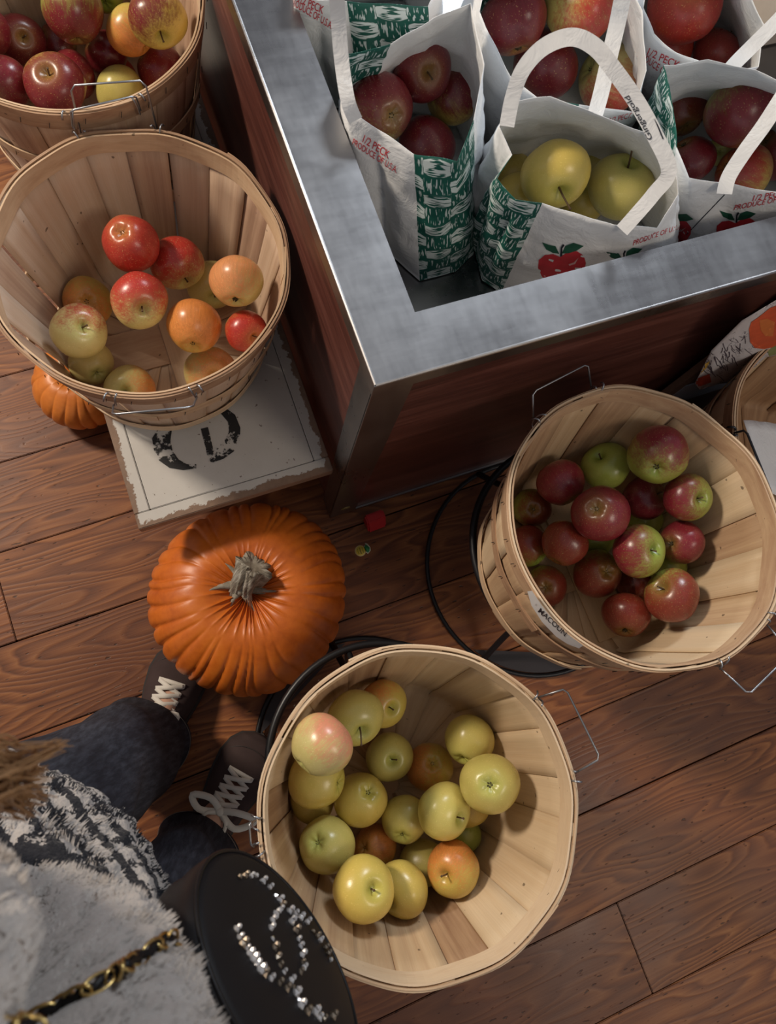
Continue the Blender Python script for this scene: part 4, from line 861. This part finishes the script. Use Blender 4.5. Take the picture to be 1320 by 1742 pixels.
for key, (grp, rows_) in APPLES.items():
    for idx, (pr_, pole, du, dv, base, blush, amt, bu, bv, lab) in enumerate(rows_):
        cnt += 1; rnd = random.Random(cnt*7); x, y, z, r = pr_; me = AM[cnt % 6].copy(); o = bpy.data.objects.new('apple', me); COL.objects.link(o)
        vd = (V((x, y, z))-EYE).normalized(); rx = (CX-vd*CX.dot(vd)).normalized(); ry = vd.cross(rx)
        if ry.dot(CY) < 0: ry = -ry
        def im(a, b_): 
            q = 1-a*a-b_*b_; return (rx*a+ry*b_-vd*math.sqrt(max(.02, q))).normalized()
        if pole is None: ax = (rx*du+ry*dv+vd*rnd.uniform(.1, .5)).normalized()
        else: ax = im(du, dv)
        zax = -ax if pole == 'c' else ax
        o.rotation_mode = 'QUATERNION'; q = V((0, 0, 1)).rotation_difference(zax); q = q @ Matrix.Rotation(rnd.uniform(0, 6.28), 3, 'Z').to_quaternion(); o.rotation_quaternion = q
        o.location = (x, y, z); s = r*1.0; o.scale = (s*rnd.uniform(.985, 1.02), s, s*rnd.uniform(.98, 1.03))
        bd = (rx*bu+ry*bv-vd*.35).normalized() if (bu or bv) else V((0, 0, 0))
        bd = q.inverted() @ bd if bd.length else bd
        me.materials.append(apple_mat(base, blush, amt, bd, cnt))
        tag(o, lab, 'apple', grp)
        sm = bpy.data.objects.new('stem', SM[LONG.get(key, {}).get(idx, 0 if pole == 's' else 0)]); COL.objects.link(sm); sm.parent = o
        cm_ = bpy.data.objects.new('calyx', CM); COL.objects.link(cm_); cm_.parent = o
# ------------------------------------------------------------------ the person looking down at the baskets, camera side
per = empty('person', (-.27, -.14, 0), 'person in a cream fleece jacket with black pattern, dark jeans and laced suede shoes', 'person')
FW = V((.70, .71, 0)).normalized(); RT = V((FW.y, -FW.x, 0))
def pp(name, b, m, par=None, smooth=True):
    par = par or per
    if isinstance(b, bmesh.types.BMesh): bmesh.ops.translate(b, verts=b.verts, vec=-per.location)
    return link(name, b, m, par, smooth)
SKIN = flat('skin', (.52, .30, .21), .5)
# body: one skinned figure from feet to head, arms raised towards the camera
J = {}; E_ = []; RAD = {}
def jt(n, p, r, par=None):
    J[n] = V(p); RAD[n] = r
    if par: E_.append((par, n))
jt('pelvis', (-.335, -.165, .80), (.105, .085)); jt('waist', (-.325, -.155, .95), (.095, .075), 'pelvis'); jt('chest', (-.31, -.15, 1.12), (.11, .08), 'waist'); jt('upper', (-.315, -.155, 1.25), (.075, .06), 'chest'); jt('neck', (-.305, -.15, 1.33), (.045, .045), 'upper'); jt('skull', (-.285, -.14, 1.42), (.062, .066), 'neck'); jt('crown', (-.28, -.14, 1.53), (.066, .075), 'skull')
for s, n, an, kn, toe in ((-1, 'l', (-.222, -.012, .09), (-.275, -.045, .44), (-.150, .062, .045)), (1, 'r', (-.200, -.203, .09), (-.245, -.222, .44), (-.095, -.118, .045))):
    hp = V((-.335, -.165, .76))+RT*s*.075
    jt('hip'+n, hp, (.075, .075), 'pelvis'); jt('knee'+n, kn, (.052, .052), 'hip'+n); jt('ankle'+n, an, (.032, .032), 'knee'+n); jt('toe'+n, toe, (.028, .018), 'ankle'+n)
    sh = V((-.315, -.155, 1.25))+RT*s*.15; el = V((-.36, -.17, 1.03))+RT*s*.27+FW*.02; wr = V((-.12, -.075, 1.43))+RT*s*.085+V((0, 0, .02))
    jt('shoulder'+n, sh, (.050, .050), 'upper'); jt('elbow'+n, el, (.036, .036), 'shoulder'+n); jt('wrist'+n, wr, (.022, .02), 'elbow'+n)
    d = (V((-.04, -.03, 1.50))+RT*s*.07-wr).normalized(); jt('palm'+n, wr+d*.045, (.030, .018), 'wrist'+n)
    for k, (sp, ln) in enumerate(((-.024, .058), (-.008, .068), (.008, .065), (.023, .05))):
        b0 = wr+d*.072+V((0, 0, 1))*sp*.9; jt('f%d%s' % (k, n), b0, (.009, .009), 'palm'+n); m0 = b0+d*ln*.5; jt('g%d%s' % (k, n), m0, (.008, .008), 'f%d%s' % (k, n)); jt('h%d%s' % (k, n), m0+(d*.6-RT*s).normalized()*ln*.5, (.007, .007), 'g%d%s' % (k, n))
    jt('t0'+n, wr+d*.03+V((0, 0, .030)), (.010, .010), 'palm'+n); jt('t1'+n, wr+d*.055+V((0, 0, .050))-RT*s*.01, (.008, .008), 't0'+n)
names = list(J); me = bpy.data.meshes.new('body'); me.from_pydata([J[n]-per.location for n in names], [(names.index(a), names.index(c)) for a, c in E_], [])
body = bpy.data.objects.new('body', me); COL.objects.link(body); body.parent = per; md = body.modifiers.new('skin', 'SKIN')
for i, n in enumerate(names): me.skin_vertices[0].data[i].radius = RAD[n]; me.skin_vertices[0].data[i].use_root = (n == 'pelvis')
body.modifiers.new('sub', 'SUBSURF').levels = 2; body.modifiers['sub'].render_levels = 2
bpy.context.view_layer.update(); ev = bpy.data.meshes.new_from_object(body.evaluated_get(bpy.context.evaluated_depsgraph_get())); body.modifiers.clear(); body.data = ev; ev.materials.clear(); ev.materials.append(SKIN); ev.polygons.foreach_set('use_smooth', [True]*len(ev.polygons))
hc = V((-.262, -.128, 1.475)); fw = (FW-V((0, 0, .55))).normalized()
def ell(c, r, n=16):
    b = bmesh.new(); bmesh.ops.create_uvsphere(b, u_segments=n, v_segments=n, radius=1)
    for v in b.verts: v.co = V(c)+V((v.co.x*r[0], v.co.y*r[1], v.co.z*r[2]))
    return b
pp('nose', ell(hc+fw*.098+V((0, 0, -.012)), (.010, .010, .017)), SKIN); pp('mouth', ell(hc+fw*.085+V((0, 0, -.052)), (.017, .017, .006)), flat('lips', (.40, .13, .12), .4))
for s in (-1, 1):
    pp('eye', ell(hc+fw*.080+RT*s*.030+V((0, 0, .012)), (.011, .011, .009)), flat('eye_white', (.7, .7, .68), .2)); pp('ear', ell(hc+RT*s*.080, (.010, .014, .024)), SKIN)
# hair cap and the long strand that falls forward over the jacket
HAIR = M('light_brown_hair', .45, spec=.4); uvn = HAIR.n('ShaderNodeUVMap', 0, uv_map='UVMap'); hn = HAIR.noise(HAIR.n('ShaderNodeMapping', 0, {0: uvn, 3: (60, 2, 1)}), 1, 3); HAIR.color(HAIR.ramp(hn, ((.3, (.16, .08, .035)), (.55, (.36, .20, .095)), (.75, (.52, .33, .19))))); HAIR.bump(hn, .5, .002); HAIR = HAIR.m
rings = []
for j in range(15):
    f = j/14; ph = .02+1.9*f; c_ = hc-FW*.022+V((0, 0, .0)); rr = []
    for k in range(30):
        a = 2*PI*k/30; dx = RT*math.cos(a)*.096+FW*math.sin(a)*(.100 if math.sin(a) < 0 else .100*(1 if f < .5 else max(.35, 1-1.1*(f-.5))))
        rr.append(c_+dx*math.sin(min(ph, 1.6))*(1+.03*math.sin(9*a))+V((0, 0, .112*math.cos(ph))))
    rings.append(rr)
pp('hair', loft(rings, cap0=True, uv=True), HAIR)
rnd = random.Random(4); b = bmesh.new(); b.loops.layers.uv.new('UVMap')
tips = [((14, 1300, 1.00), .8), ((100, 1268, .985), .55), ((60, 1330, 1.0), .7), ((52, 1385, .99), .6), ((70, 1310, .97), .4), ((35, 1350, 1.01), .8), ((66, 1360, .98), .5)]
for q in range(210):
    (tp, w_) = tips[q % 7]; root = hc-RT*.085+V((rnd.uniform(-.01, .01), rnd.uniform(-.01, .01), rnd.uniform(-.06, 0)))
    tip = at(tp[0]+rnd.gauss(0, 22)*w_, tp[1]+rnd.gauss(0, 14)*w_, tp[2]+rnd.uniform(-.01, .01)); mid = at(-110+rnd.gauss(0, 26), 1330+rnd.gauss(0, 34), 1.10)
    P = smoothpath([root, root.lerp(mid, .5)-RT*.03, mid, mid.lerp(tip, .55)+V((0, 0, -.004)), tip], 5); nP = len(P)
    bm_tube(b, P, [.0008*(1-.85*(i/nP)**2)+.0001 for i in range(nP)], 4, cap=False)
pp('hair_strand', b, HAIR)
# jacket
KNOT = [(.640, (-.358, -.128), .196), (.66, (-.354, -.124), .208), (.69, (-.350, -.134), .208), (.72, (-.341, -.168), .208), (.77, (-.326, -.213), .208), (.86, (-.303, -.205), .206), (.96, (-.282, -.190), .197), (1.06, (-.265, -.172), .188), (1.14, (-.265, -.160), .176), (1.22, (-.28, -.155), .155), (1.28, (-.29, -.15), .115), (1.33, (-.298, -.147), .062)]
def jk(z):
    for (z0, c0, r0), (z1, c1, r1) in zip(KNOT, KNOT[1:]):
        if z <= z1 or z1 == KNOT[-1][0]:
            t = max(0, min(1, (z-z0)/(z1-z0))); return V((c0[0]*(1-t)+c1[0]*t, c0[1]*(1-t)+c1[1]*t, z)), r0*(1-t)+r1*t
def jsurf(a, z, fluff=True):
    c, r = jk(z); e = RT*math.cos(a)+FW*math.sin(a)
    k = 1+.05*math.cos(2*a)
    af = 1.85-1.9*(z-.75); fold = .065*math.exp(-(math.sin(a-af)/.13)**2)*(math.cos(a-af) > 0)*max(0, min(1, (z-.74)*8))-.018*math.exp(-(math.sin(a-af+.38)/.16)**2)*(math.cos(a-af+.38) > 0)*max(0, min(1, (z-.74)*8))+.006*math.sin(5*a+z*9)
    if z < .70: fold += .004*math.sin(PI*(z-.64)/.06)
    p = c+e*(r*k-fold)
    if fluff: p += e*(.0045*nz((p.x*55, p.y*55, p.z*25), 1, 2)+.0035*nz((p.x*140, p.y*140, p.z*60), 1, 5))
    return p
na, nzr = 420, 260; rings = []
for j in range(nzr+1):
    z = .640+(1.33-.640)*j/nzr; rings.append([jsurf(2*PI*k/na, z) for k in range(na)])
FL = M('fleece', .95, spec=.1); c = FL.coord(); uv = FL.n('ShaderNodeUVMap', 0, uv_map='UVMap')
sx = FL.n('ShaderNodeSeparateXYZ', 0, {0: uv}); sy = FL.n('ShaderNodeSeparateXYZ', 1, {0: uv}); fz = FL.noise(c, 260, 2, .6); wv = FL.noise(uv, 14, 2)
cream = FL.mix(FL.noise(c, 60, 3, .6), (.30, .265, .24), (.50, .455, .42)); blk = FL.mix(fz, (.008, .008, .012), (.03, .03, .035))
v_ = FL.math('ADD', sy, FL.math('ADD', FL.math('MULTIPLY', FL.math('SUBTRACT', fz, .5), .022), FL.math('MULTIPLY', FL.math('SUBTRACT', wv, .5), .02)))
zig = FL.math('PINGPONG', FL.math('ADD', FL.math('MULTIPLY', sx, 27.), FL.math('MULTIPLY', v_, 16.)), .5); zig2 = FL.math('PINGPONG', FL.math('SUBTRACT', FL.math('MULTIPLY', sx, 27.), FL.math('MULTIPLY', v_, 36.)), .5)
pat = FL.math('GREATER_THAN', FL.math('MAXIMUM', FL.math('MULTIPLY', FL.math('GREATER_THAN', zig, .30), 1.), FL.math('MULTIPLY', FL.math('GREATER_THAN', zig2, .41), 1.)), .5)
inband = FL.math('MULTIPLY', FL.math('GREATER_THAN', v_, .062), FL.math('LESS_THAN', v_, .168)); line = FL.math('MULTIPLY', FL.math('GREATER_THAN', v_, .168), FL.math('LESS_THAN', v_, .188))
rib = FL.math('MULTIPLY', FL.math('LESS_THAN', v_, .055), FL.math('GREATER_THAN', FL.noise(c, 330, 2, .6), .50))
line2 = FL.math('MULTIPLY', FL.math('GREATER_THAN', v_, .045), FL.math('LESS_THAN', v_, .058))
blob = FL.math('GREATER_THAN', FL.math('MULTIPLY', FL.noise(uv, 5, 2), FL.math('MULTIPLY', FL.math('GREATER_THAN', sx, .37), FL.math('GREATER_THAN', v_, .36))), .545)
pm = FL.math('MAXIMUM', FL.math('MULTIPLY', inband, pat), FL.math('MAXIMUM', line, FL.math('MAXIMUM', FL.math('MAXIMUM', rib, line2), blob)))
FL.color(FL.mix(pm, cream, blk)); FL.bump(FL.mix(.5, fz, FL.noise(c, 90, 3)), .8, .004); FL.put(FL.b.inputs['Sheen Weight'], .25); FL = FL.m
bj = loft(rings, uv=True, cap1=False); ul = bj.loops.layers.uv.active; rnd = random.Random(21)
for q in range(26000):          # short tufts of the pile, coloured like the spot they grow from
    a = rnd.uniform(-.9, 3.4); z = .672+.59*rnd.random()**1.15; p = jsurf(a, z, False); c0, r0 = jk(z); e = (p-c0); e.z = 0; e.normalize(); s_ = V((-e.y, e.x, 0))
    cl = V((nz((p.x*40, p.y*40, p.z*40), 1, 3), nz((p.x*40, p.y*40, p.z*40), 1, 4), nz((p.x*40, p.y*40, p.z*40), 1, 6)))*.009
    L_ = rnd.uniform(.0025, .0058); wv_ = .0011; tip = p+e*L_+cl*.7+V((0, 0, -.0025)); uvv = ((a/(2*PI)) % 1, (z-.64)/.69)
    f = bj.faces.new([bj.verts.new(p-s_*wv_-e*.001), bj.verts.new(p+s_*wv_-e*.001), bj.verts.new(tip)])
    for l in f.loops: l[ul].uv = uvv
JK = pp('fleece_jacket', bj, FL)
for s in (-1, 1):
    n = 'l' if s < 0 else 'r'; a, e, w_ = J['shoulder'+n]-RT*s*.05, J['elbow'+n], J['wrist'+n]; P = smoothpath([a, a.lerp(e, .5)+RT*s*.02, e, e.lerp(w_, .55), w_-(w_-e).normalized()*.01], 9)
    b = bm_tube(bmesh.new(), P, [(.075-.035*(i/len(P))) for i in range(len(P))], 36, cap=False); b.loops.layers.uv.new('UVMap')
    for v in b.verts: v.co += v.normal*0+V((nz(v.co, 50, 1), nz(v.co, 50, 2), nz(v.co, 50, 3)))*.003
    pp('sleeve', b, flat('fleece_plain', (.50, .46, .43), .95))
# jeans
DEN = M('dark_denim', .85, spec=.15); c = DEN.coord(); f1 = DEN.noise(DEN.n('ShaderNodeMapping', 0, {0: c, 3: (130, 130, 12)}), 1, 3, .7); f2 = DEN.noise(c, 16, 4, .6); DEN.color(DEN.mix(DEN.math('MULTIPLY', f2, DEN.ramp(f1, ((.4, .3), (.7, 1.)))), (.013, .013, .017), (.085, .092, .118))); DEN.bump(f1, .4, .0012); DEN = DEN.m
def leg(knots, seed, rot, hem):
    rings = []; N = 72; P = smoothpath([k_[0] for k_ in knots], 16); m = len(P)
    for i, p in enumerate(P):
        f = i/(m-1)*(len(knots)-1); k0 = min(len(knots)-2, int(f)); t = f-k0; r = knots[k0][1]*(1-t)+knots[k0+1][1]*t; rr = []
        for k in range(N):
            a = 2*PI*k/N; e = V((math.cos(a), math.sin(a), 0)); z = p.z
            wob = .0045*math.sin(3*a+z*14+seed)+.0035*math.sin(z*42+2*a+seed)*math.exp(-z*2.2)+.006*nz((e.x, e.y, z*7), 1.3, seed)
            q = p+e*(r*(1+hem*math.cos(a-rot)*max(0, 1-z*5))+wob); q.z += .022*math.cos(a-rot)*max(0, 1-z*6); rr.append(q)
        rings.append(rr)
    return rings
for n, kn, sd, lab in (('l', [(V((-.226, -.014, .052)), .074), (V((-.232, -.016, .16)), .074), (V((-.262, -.036, .44)), .080), (V((-.30, -.085, .68)), .095), (V((-.32, -.12, .80)), .10)], 1, 0),
                       ('r', [(V((-.200, -.212, .052)), .068), (V((-.205, -.213, .16)), .068), (V((-.228, -.222, .44)), .076), (V((-.27, -.225, .68)), .092), (V((-.30, -.215, .80)), .10)], 2, 0)):
    rg = leg(kn, sd, .72, .10); b = loft(rg, uv=True)
    o = pp('jeans_leg', b, DEN); md = o.modifiers.new('t', 'SOLIDIFY'); md.thickness = .0015; md.offset = -1
    for off in (3,):
        r0 = rg[off]; c0 = sum(r0, V())/len(r0); b = bmesh.new(); out = [c0+(q-c0)*1.012 for q in r0]; out = [q+V((0, 0, .0)) for q in out]
        bm_tube(b, out, .0006, 5, closed=True); so = link('hem_stitching', b, flat('stitching', (.16, .13, .11), .8), o); 
        bmesh_loc = -per.location
        for v in so.data.vertices: v.co += bmesh_loc
# shoes
SUEDE = flat('brown_suede', (.055, .036, .034), .85, spec=.2, var=.3, sc_=30); SOLE = flat('dark_sole', (.03, .022, .02), .6); LACE = flat('white_lace', (.66, .62, .55), .8, var=.06); TONG = flat('shoe_tongue', (.13, .05, .03), .8)
SOUT = [(-.128, .010), (-.120, .028), (-.09, .036), (-.04, .035), (.01, .038), (.05, .046), (.085, .049), (.11, .044), (.128, .032), (.138, .014), (.140, .002)]
HT = [.040, .072, .085, .090, .088, .075, .062, .052, .045, .036, .026]
def shoe(c, d, lab, bow, seed):
    d = V(d).normalized(); s = V((d.y, -d.x, 0)); ro = bpy.data.objects.new('shoe', None); COL.objects.link(ro); ro.parent = per; ro.location = V(c)-per.location; ro['label'] = lab
    W3 = lambda x, y, z: d*x+s*y+V((0, 0, z))
    def hgt(x, y):
        k = 0
        while k < len(SOUT)-2 and SOUT[k+1][0] < x: k += 1
        t = (x-SOUT[k][0])/(SOUT[k+1][0]-SOUT[k][0]); hw = SOUT[k][1]*(1-t)+SOUT[k+1][1]*t; h = HT[k]*(1-t)+HT[k+1]*t
        q = min(1, abs(y)/max(.004, hw)); return .016+(h-.016)*max(0, 1-q**3.2)**.55
    rings = []; X_ = []
    for k in range(len(SOUT)-1):
        for q in range(5): X_.append(SOUT[k][0]+(SOUT[k+1][0]-SOUT[k][0])*q/5)
    X_.append(SOUT[-1][0])
    for x in X_:
        k = 0
        while k < len(SOUT)-2 and SOUT[k+1][0] < x: k += 1
        t = (x-SOUT[k][0])/(SOUT[k+1][0]-SOUT[k][0]); hw = SOUT[k][1]*(1-t)+SOUT[k+1][1]*t; h = HT[k]*(1-t)+HT[k+1]*t
        rings.append([W3(x, hw*math.copysign(abs(math.cos(a))**.8, math.cos(a)), .016+(h-.016)*abs(math.sin(a))**.75) for a in [PI*j/24 for j in range(25)]]+[W3(x, -hw*.5, .014), W3(x, hw*.5, .014)])
    link('suede_upper', loft(rings, cap0=True, cap1=True), SUEDE, ro)
    b = bmesh.new(); up_ = []; lo_ = []
    pts = [(x, y*1.04+.002) for x, y in SOUT]+[(.143, 0)]+[(x, -y*1.04-.002) for x, y in SOUT[::-1]]
    f = b.faces.new([b.verts.new(W3(x, y, 0)) for x, y in pts]); g = bmesh.ops.extrude_face_region(b, geom=[f]); bmesh.ops.translate(b, verts=[v for v in g['geom'] if isinstance(v, bmesh.types.BMVert)], vec=(0, 0, .020)); bmesh.ops.recalc_face_normals(b, faces=b.faces)
    link('sole', b, SOLE, ro, False)
    link('toe_seam', tube([W3(.083+.030*math.cos(a), .043*math.sin(a), hgt(.083+.030*math.cos(a), .043*math.sin(a))+.0006) for a in [(-1.35+2.7*k/24) for k in range(25)]], .0009, 5), SOLE, ro)
    # tongue
    P = [W3(x, 0, hgt(x, 0)+.0012) for x in (.066, .05, .03, .01, -.01)]; link('tongue', ribbon(P, .022, lambda p, t: s, .002), TONG, ro, False)
    def lc(P, w=.0075):
        P = smoothpath(P, 5); return ribbon(P, w, lambda p, t: V((0, 0, 1)).cross(t), .0018)
    z = lambda x, y, e=.0045: W3(x, y, hgt(x, y)+e)
    rows_ = [.070, .055, .041, .027, .013]
    link('lace', lc([z(.071, -.023, .0015), z(.0715, 0), z(.071, .023, .0015)]), LACE, ro)
    for i in range(4):
        for sg in (-1, 1):
            e = .0045+(.0022 if sg > 0 else 0); link('lace', lc([z(rows_[i], sg*.021, .0015), z((rows_[i]+rows_[i+1])/2, 0, e+.0025), z(rows_[i+1], -sg*.022, .0015)]), LACE, ro)
    kx = rows_[-1]-.004; K = z(kx, 0, .008)
    link('lace_knot', ell(K, (.008, .008, .005), 10), LACE, ro)
    for sg, L_, wd in ((-1, bow, .030), (1, bow*1.1, .024)):
        P = [K, K+W3(.012, sg*L_*.45, .010), K+W3(.008+.006*sg, sg*L_, .004), K+W3(-.012, sg*L_*.6, .002), K]
        link('lace_bow', lc(P, .0105), LACE, ro)
        link('lace_end', lc([K, K+W3(-.012, sg*.018, .002), K+W3(-.030, sg*.022, -.006)], .006), LACE, ro)
    return ro
shoe((-.195, .012, 0), (.60, .80, 0), 'left shoe, dark suede with white laces, beside the pumpkin', .028, 1)
shoe((-.142, -.160, 0), (.75, .66, 0), 'right shoe, dark suede with a loose white lace bow, beside the yellow apple basket', .052, 2)
# ------------------------------------------------------------------ handbag with rhinestone emblem and gold chain strap
LEA = M('black_leather', .42, spec=.22); c = LEA.coord(); LEA.color(LEA.mix(LEA.noise(c, 30), (.006, .0055, .006), (.013, .011, .012))); LEA.bump(LEA.noise(c, 420, 3), .12, .0006); LEA = LEA.m
LEAF = M('black_suede_face', .6, spec=.2); LEAF.color((.010, .0085, .009)); LEAF = LEAF.m
Nb = V((.88, .30, .285)).normalized(); Wb = V((.33, -.94, 0)); Wb = (Wb-Nb*Wb.dot(Nb)).normalized(); Ub = Nb.cross(Wb).normalized()
if Ub.z < 0: Ub = -Ub
Cb = at(476, 1640, .80); RB = .096
hb = empty('handbag', Cb, 'round black leather handbag with a rhinestone emblem, hanging from a gold chain at the jacket', 'handbag')
prof = [(0, -.052), (.80, -.052), (.93, -.049), (.985, -.044), (1.0, -.037), (.985, -.030), (1.0, -.018), (1.0, -.008), (.985, -.001), (.955, .0005)]
rings = [[(Wb*math.cos(2*PI*k/72)+Ub*math.sin(2*PI*k/72))*RB*max(r, .001)+Nb*z for k in range(72)] for r, z in prof]
b = loft(rings); bmesh.ops.recalc_face_normals(b, faces=b.faces); link('bag_body', b, LEA, hb)
rings = [[(Wb*math.cos(2*PI*k/72)+Ub*math.sin(2*PI*k/72))*RB*max(r, .001)+Nb*z for k in range(72)] for r, z in ((.96, -.001), (.955, .0012), (.90, .0032), (.6, .005), (.3, .0058), (0, .006))]
link('bag_face', loft(rings), LEAF, hb)
link('piping', tube([(Wb*math.cos(2*PI*k/72)+Ub*math.sin(2*PI*k/72))*RB*.975+Nb*.0008 for k in range(72)], .0016, 8, True), LEA, hb)
CRY = M('rhinestone', .12, metal=.65); cc = CRY.coord(); CRY.color(CRY.mix(CRY.noise(cc, 300, 1), (.35, .32, .32), (.95, .92, .88))); CRY = CRY.m; SET = flat('crystal_setting', (.20, .16, .12), .35, .8)
def zc(x, y): return 280+x/4.125, 1440+y/4.125
ST = [[(530, 210), (590, 205), (650, 205), (715, 265), (780, 345), (850, 435), (915, 475), (975, 510), (1045, 590), (1110, 690), (1150, 750), (1175, 810)],
      [(820, 440), (765, 495), (745, 575), (758, 680), (785, 780), (815, 860), (885, 940), (935, 1080), (1000, 1160), (1070, 1170), (1090, 1215), (1175, 1195)],
      [(885, 530), (930, 625), (950, 700), (962, 790), (975, 850), (940, 890)],
      [(500, 580), (548, 680), (620, 790), (695, 895), (770, 945), (850, 995)]]
rnd = random.Random(9); nb = 0
for stn in ST:
    P = smoothpath([V((*zc(*p), 0)) for p in stn], 3); acc = 99
    for i, p in enumerate(P):
        if i: acc += (p-P[i-1]).length
        if acc < 9: continue
        acc = 0; d = ray(p.x+rnd.uniform(-1, 1), p.y+rnd.uniform(-1, 1)); t = (Cb+Nb*.0055-EYE).dot(Nb)/d.dot(Nb); q = EYE+d*t; b = bmesh.new()
        rr = rnd.uniform(.0022, .0041); bmesh.ops.create_icosphere(b, subdivisions=1, radius=rr)
        for v in b.verts: v.co *= rnd.uniform(.8, 1.12)
        if rr > .0025: 
            g = bmesh.ops.create_icosphere(b, subdivisions=1, radius=rr*.7, matrix=Matrix.Translation((rr*.9, rr*.4, 0)))
        bmesh.ops.translate(b, verts=b.verts, vec=q-Cb); nb += 1
        link('rhinestone', b, CRY if rnd.random() > .3 else SET, hb, False)
# chain strap lies across the jacket front
JT = bvh(JK); GOLD = flat('gold_chain', (.62, .44, .17), .28, 1.0); chain = []
for i in range(60):
    f = i/59; u, v = 322+(20-322)*f, 1572+(1752-1572)*f+8*math.sin(PI*f); d = ray(u, v).normalized(); h = JT.ray_cast(EYE, d)
    chain.append((h[0] if h[0] is not None else EYE+d*.5)-d*.006)
chain[0] = Cb+Ub*RB*.72-Wb*RB*.55-Nb*.02
for e in (1, 2, 3, 4, 5): chain[e] = chain[0].lerp(chain[6], e/6)+V((0, 0, .004))
top = J['shoulderl']+V((0, 0, .06)); chain += [chain[-1].lerp(top, .35)+FW*.05, chain[-1].lerp(top, .75)+FW*.05, top]
P = smoothpath(chain, 2); Lc = [0]
for a, c in zip(P, P[1:]): Lc.append(Lc[-1]+(c-a).length)
def onp(s):
    for i in range(len(P)-1):
        if Lc[i+1] >= s: return P[i].lerp(P[i+1], (s-Lc[i])/(Lc[i+1]-Lc[i])), (P[i+1]-P[i]).normalized()
    return P[-1], (P[-1]-P[-2]).normalized()
sp = .0115; nl = int(Lc[-1]/sp); cord = []
for i in range(nl*3):
    p, t = onp(i*sp/3); e = t.cross(EYE-p).normalized(); cord.append(p+e*.0012*math.sin(i*PI/1.5))
link('leather_cord', bm_tube(bmesh.new(), [q-Cb for q in cord], .0026, 6), LEA, hb)
b = bmesh.new()
for i in range(nl):
    p, t = onp((i+.5)*sp); e = t.cross(EYE-p).normalized(); n_ = t.cross(e); a0 = .55*(1 if i % 2 else -1); e2 = e*math.cos(a0)+n_*math.sin(a0)
    bm_tube(b, [p-Cb+t*.0086*math.cos(2*PI*k/16)+e2*.0046*math.sin(2*PI*k/16) for k in range(16)], .00105, 6, True)
link('chain_links', b, GOLD, hb)
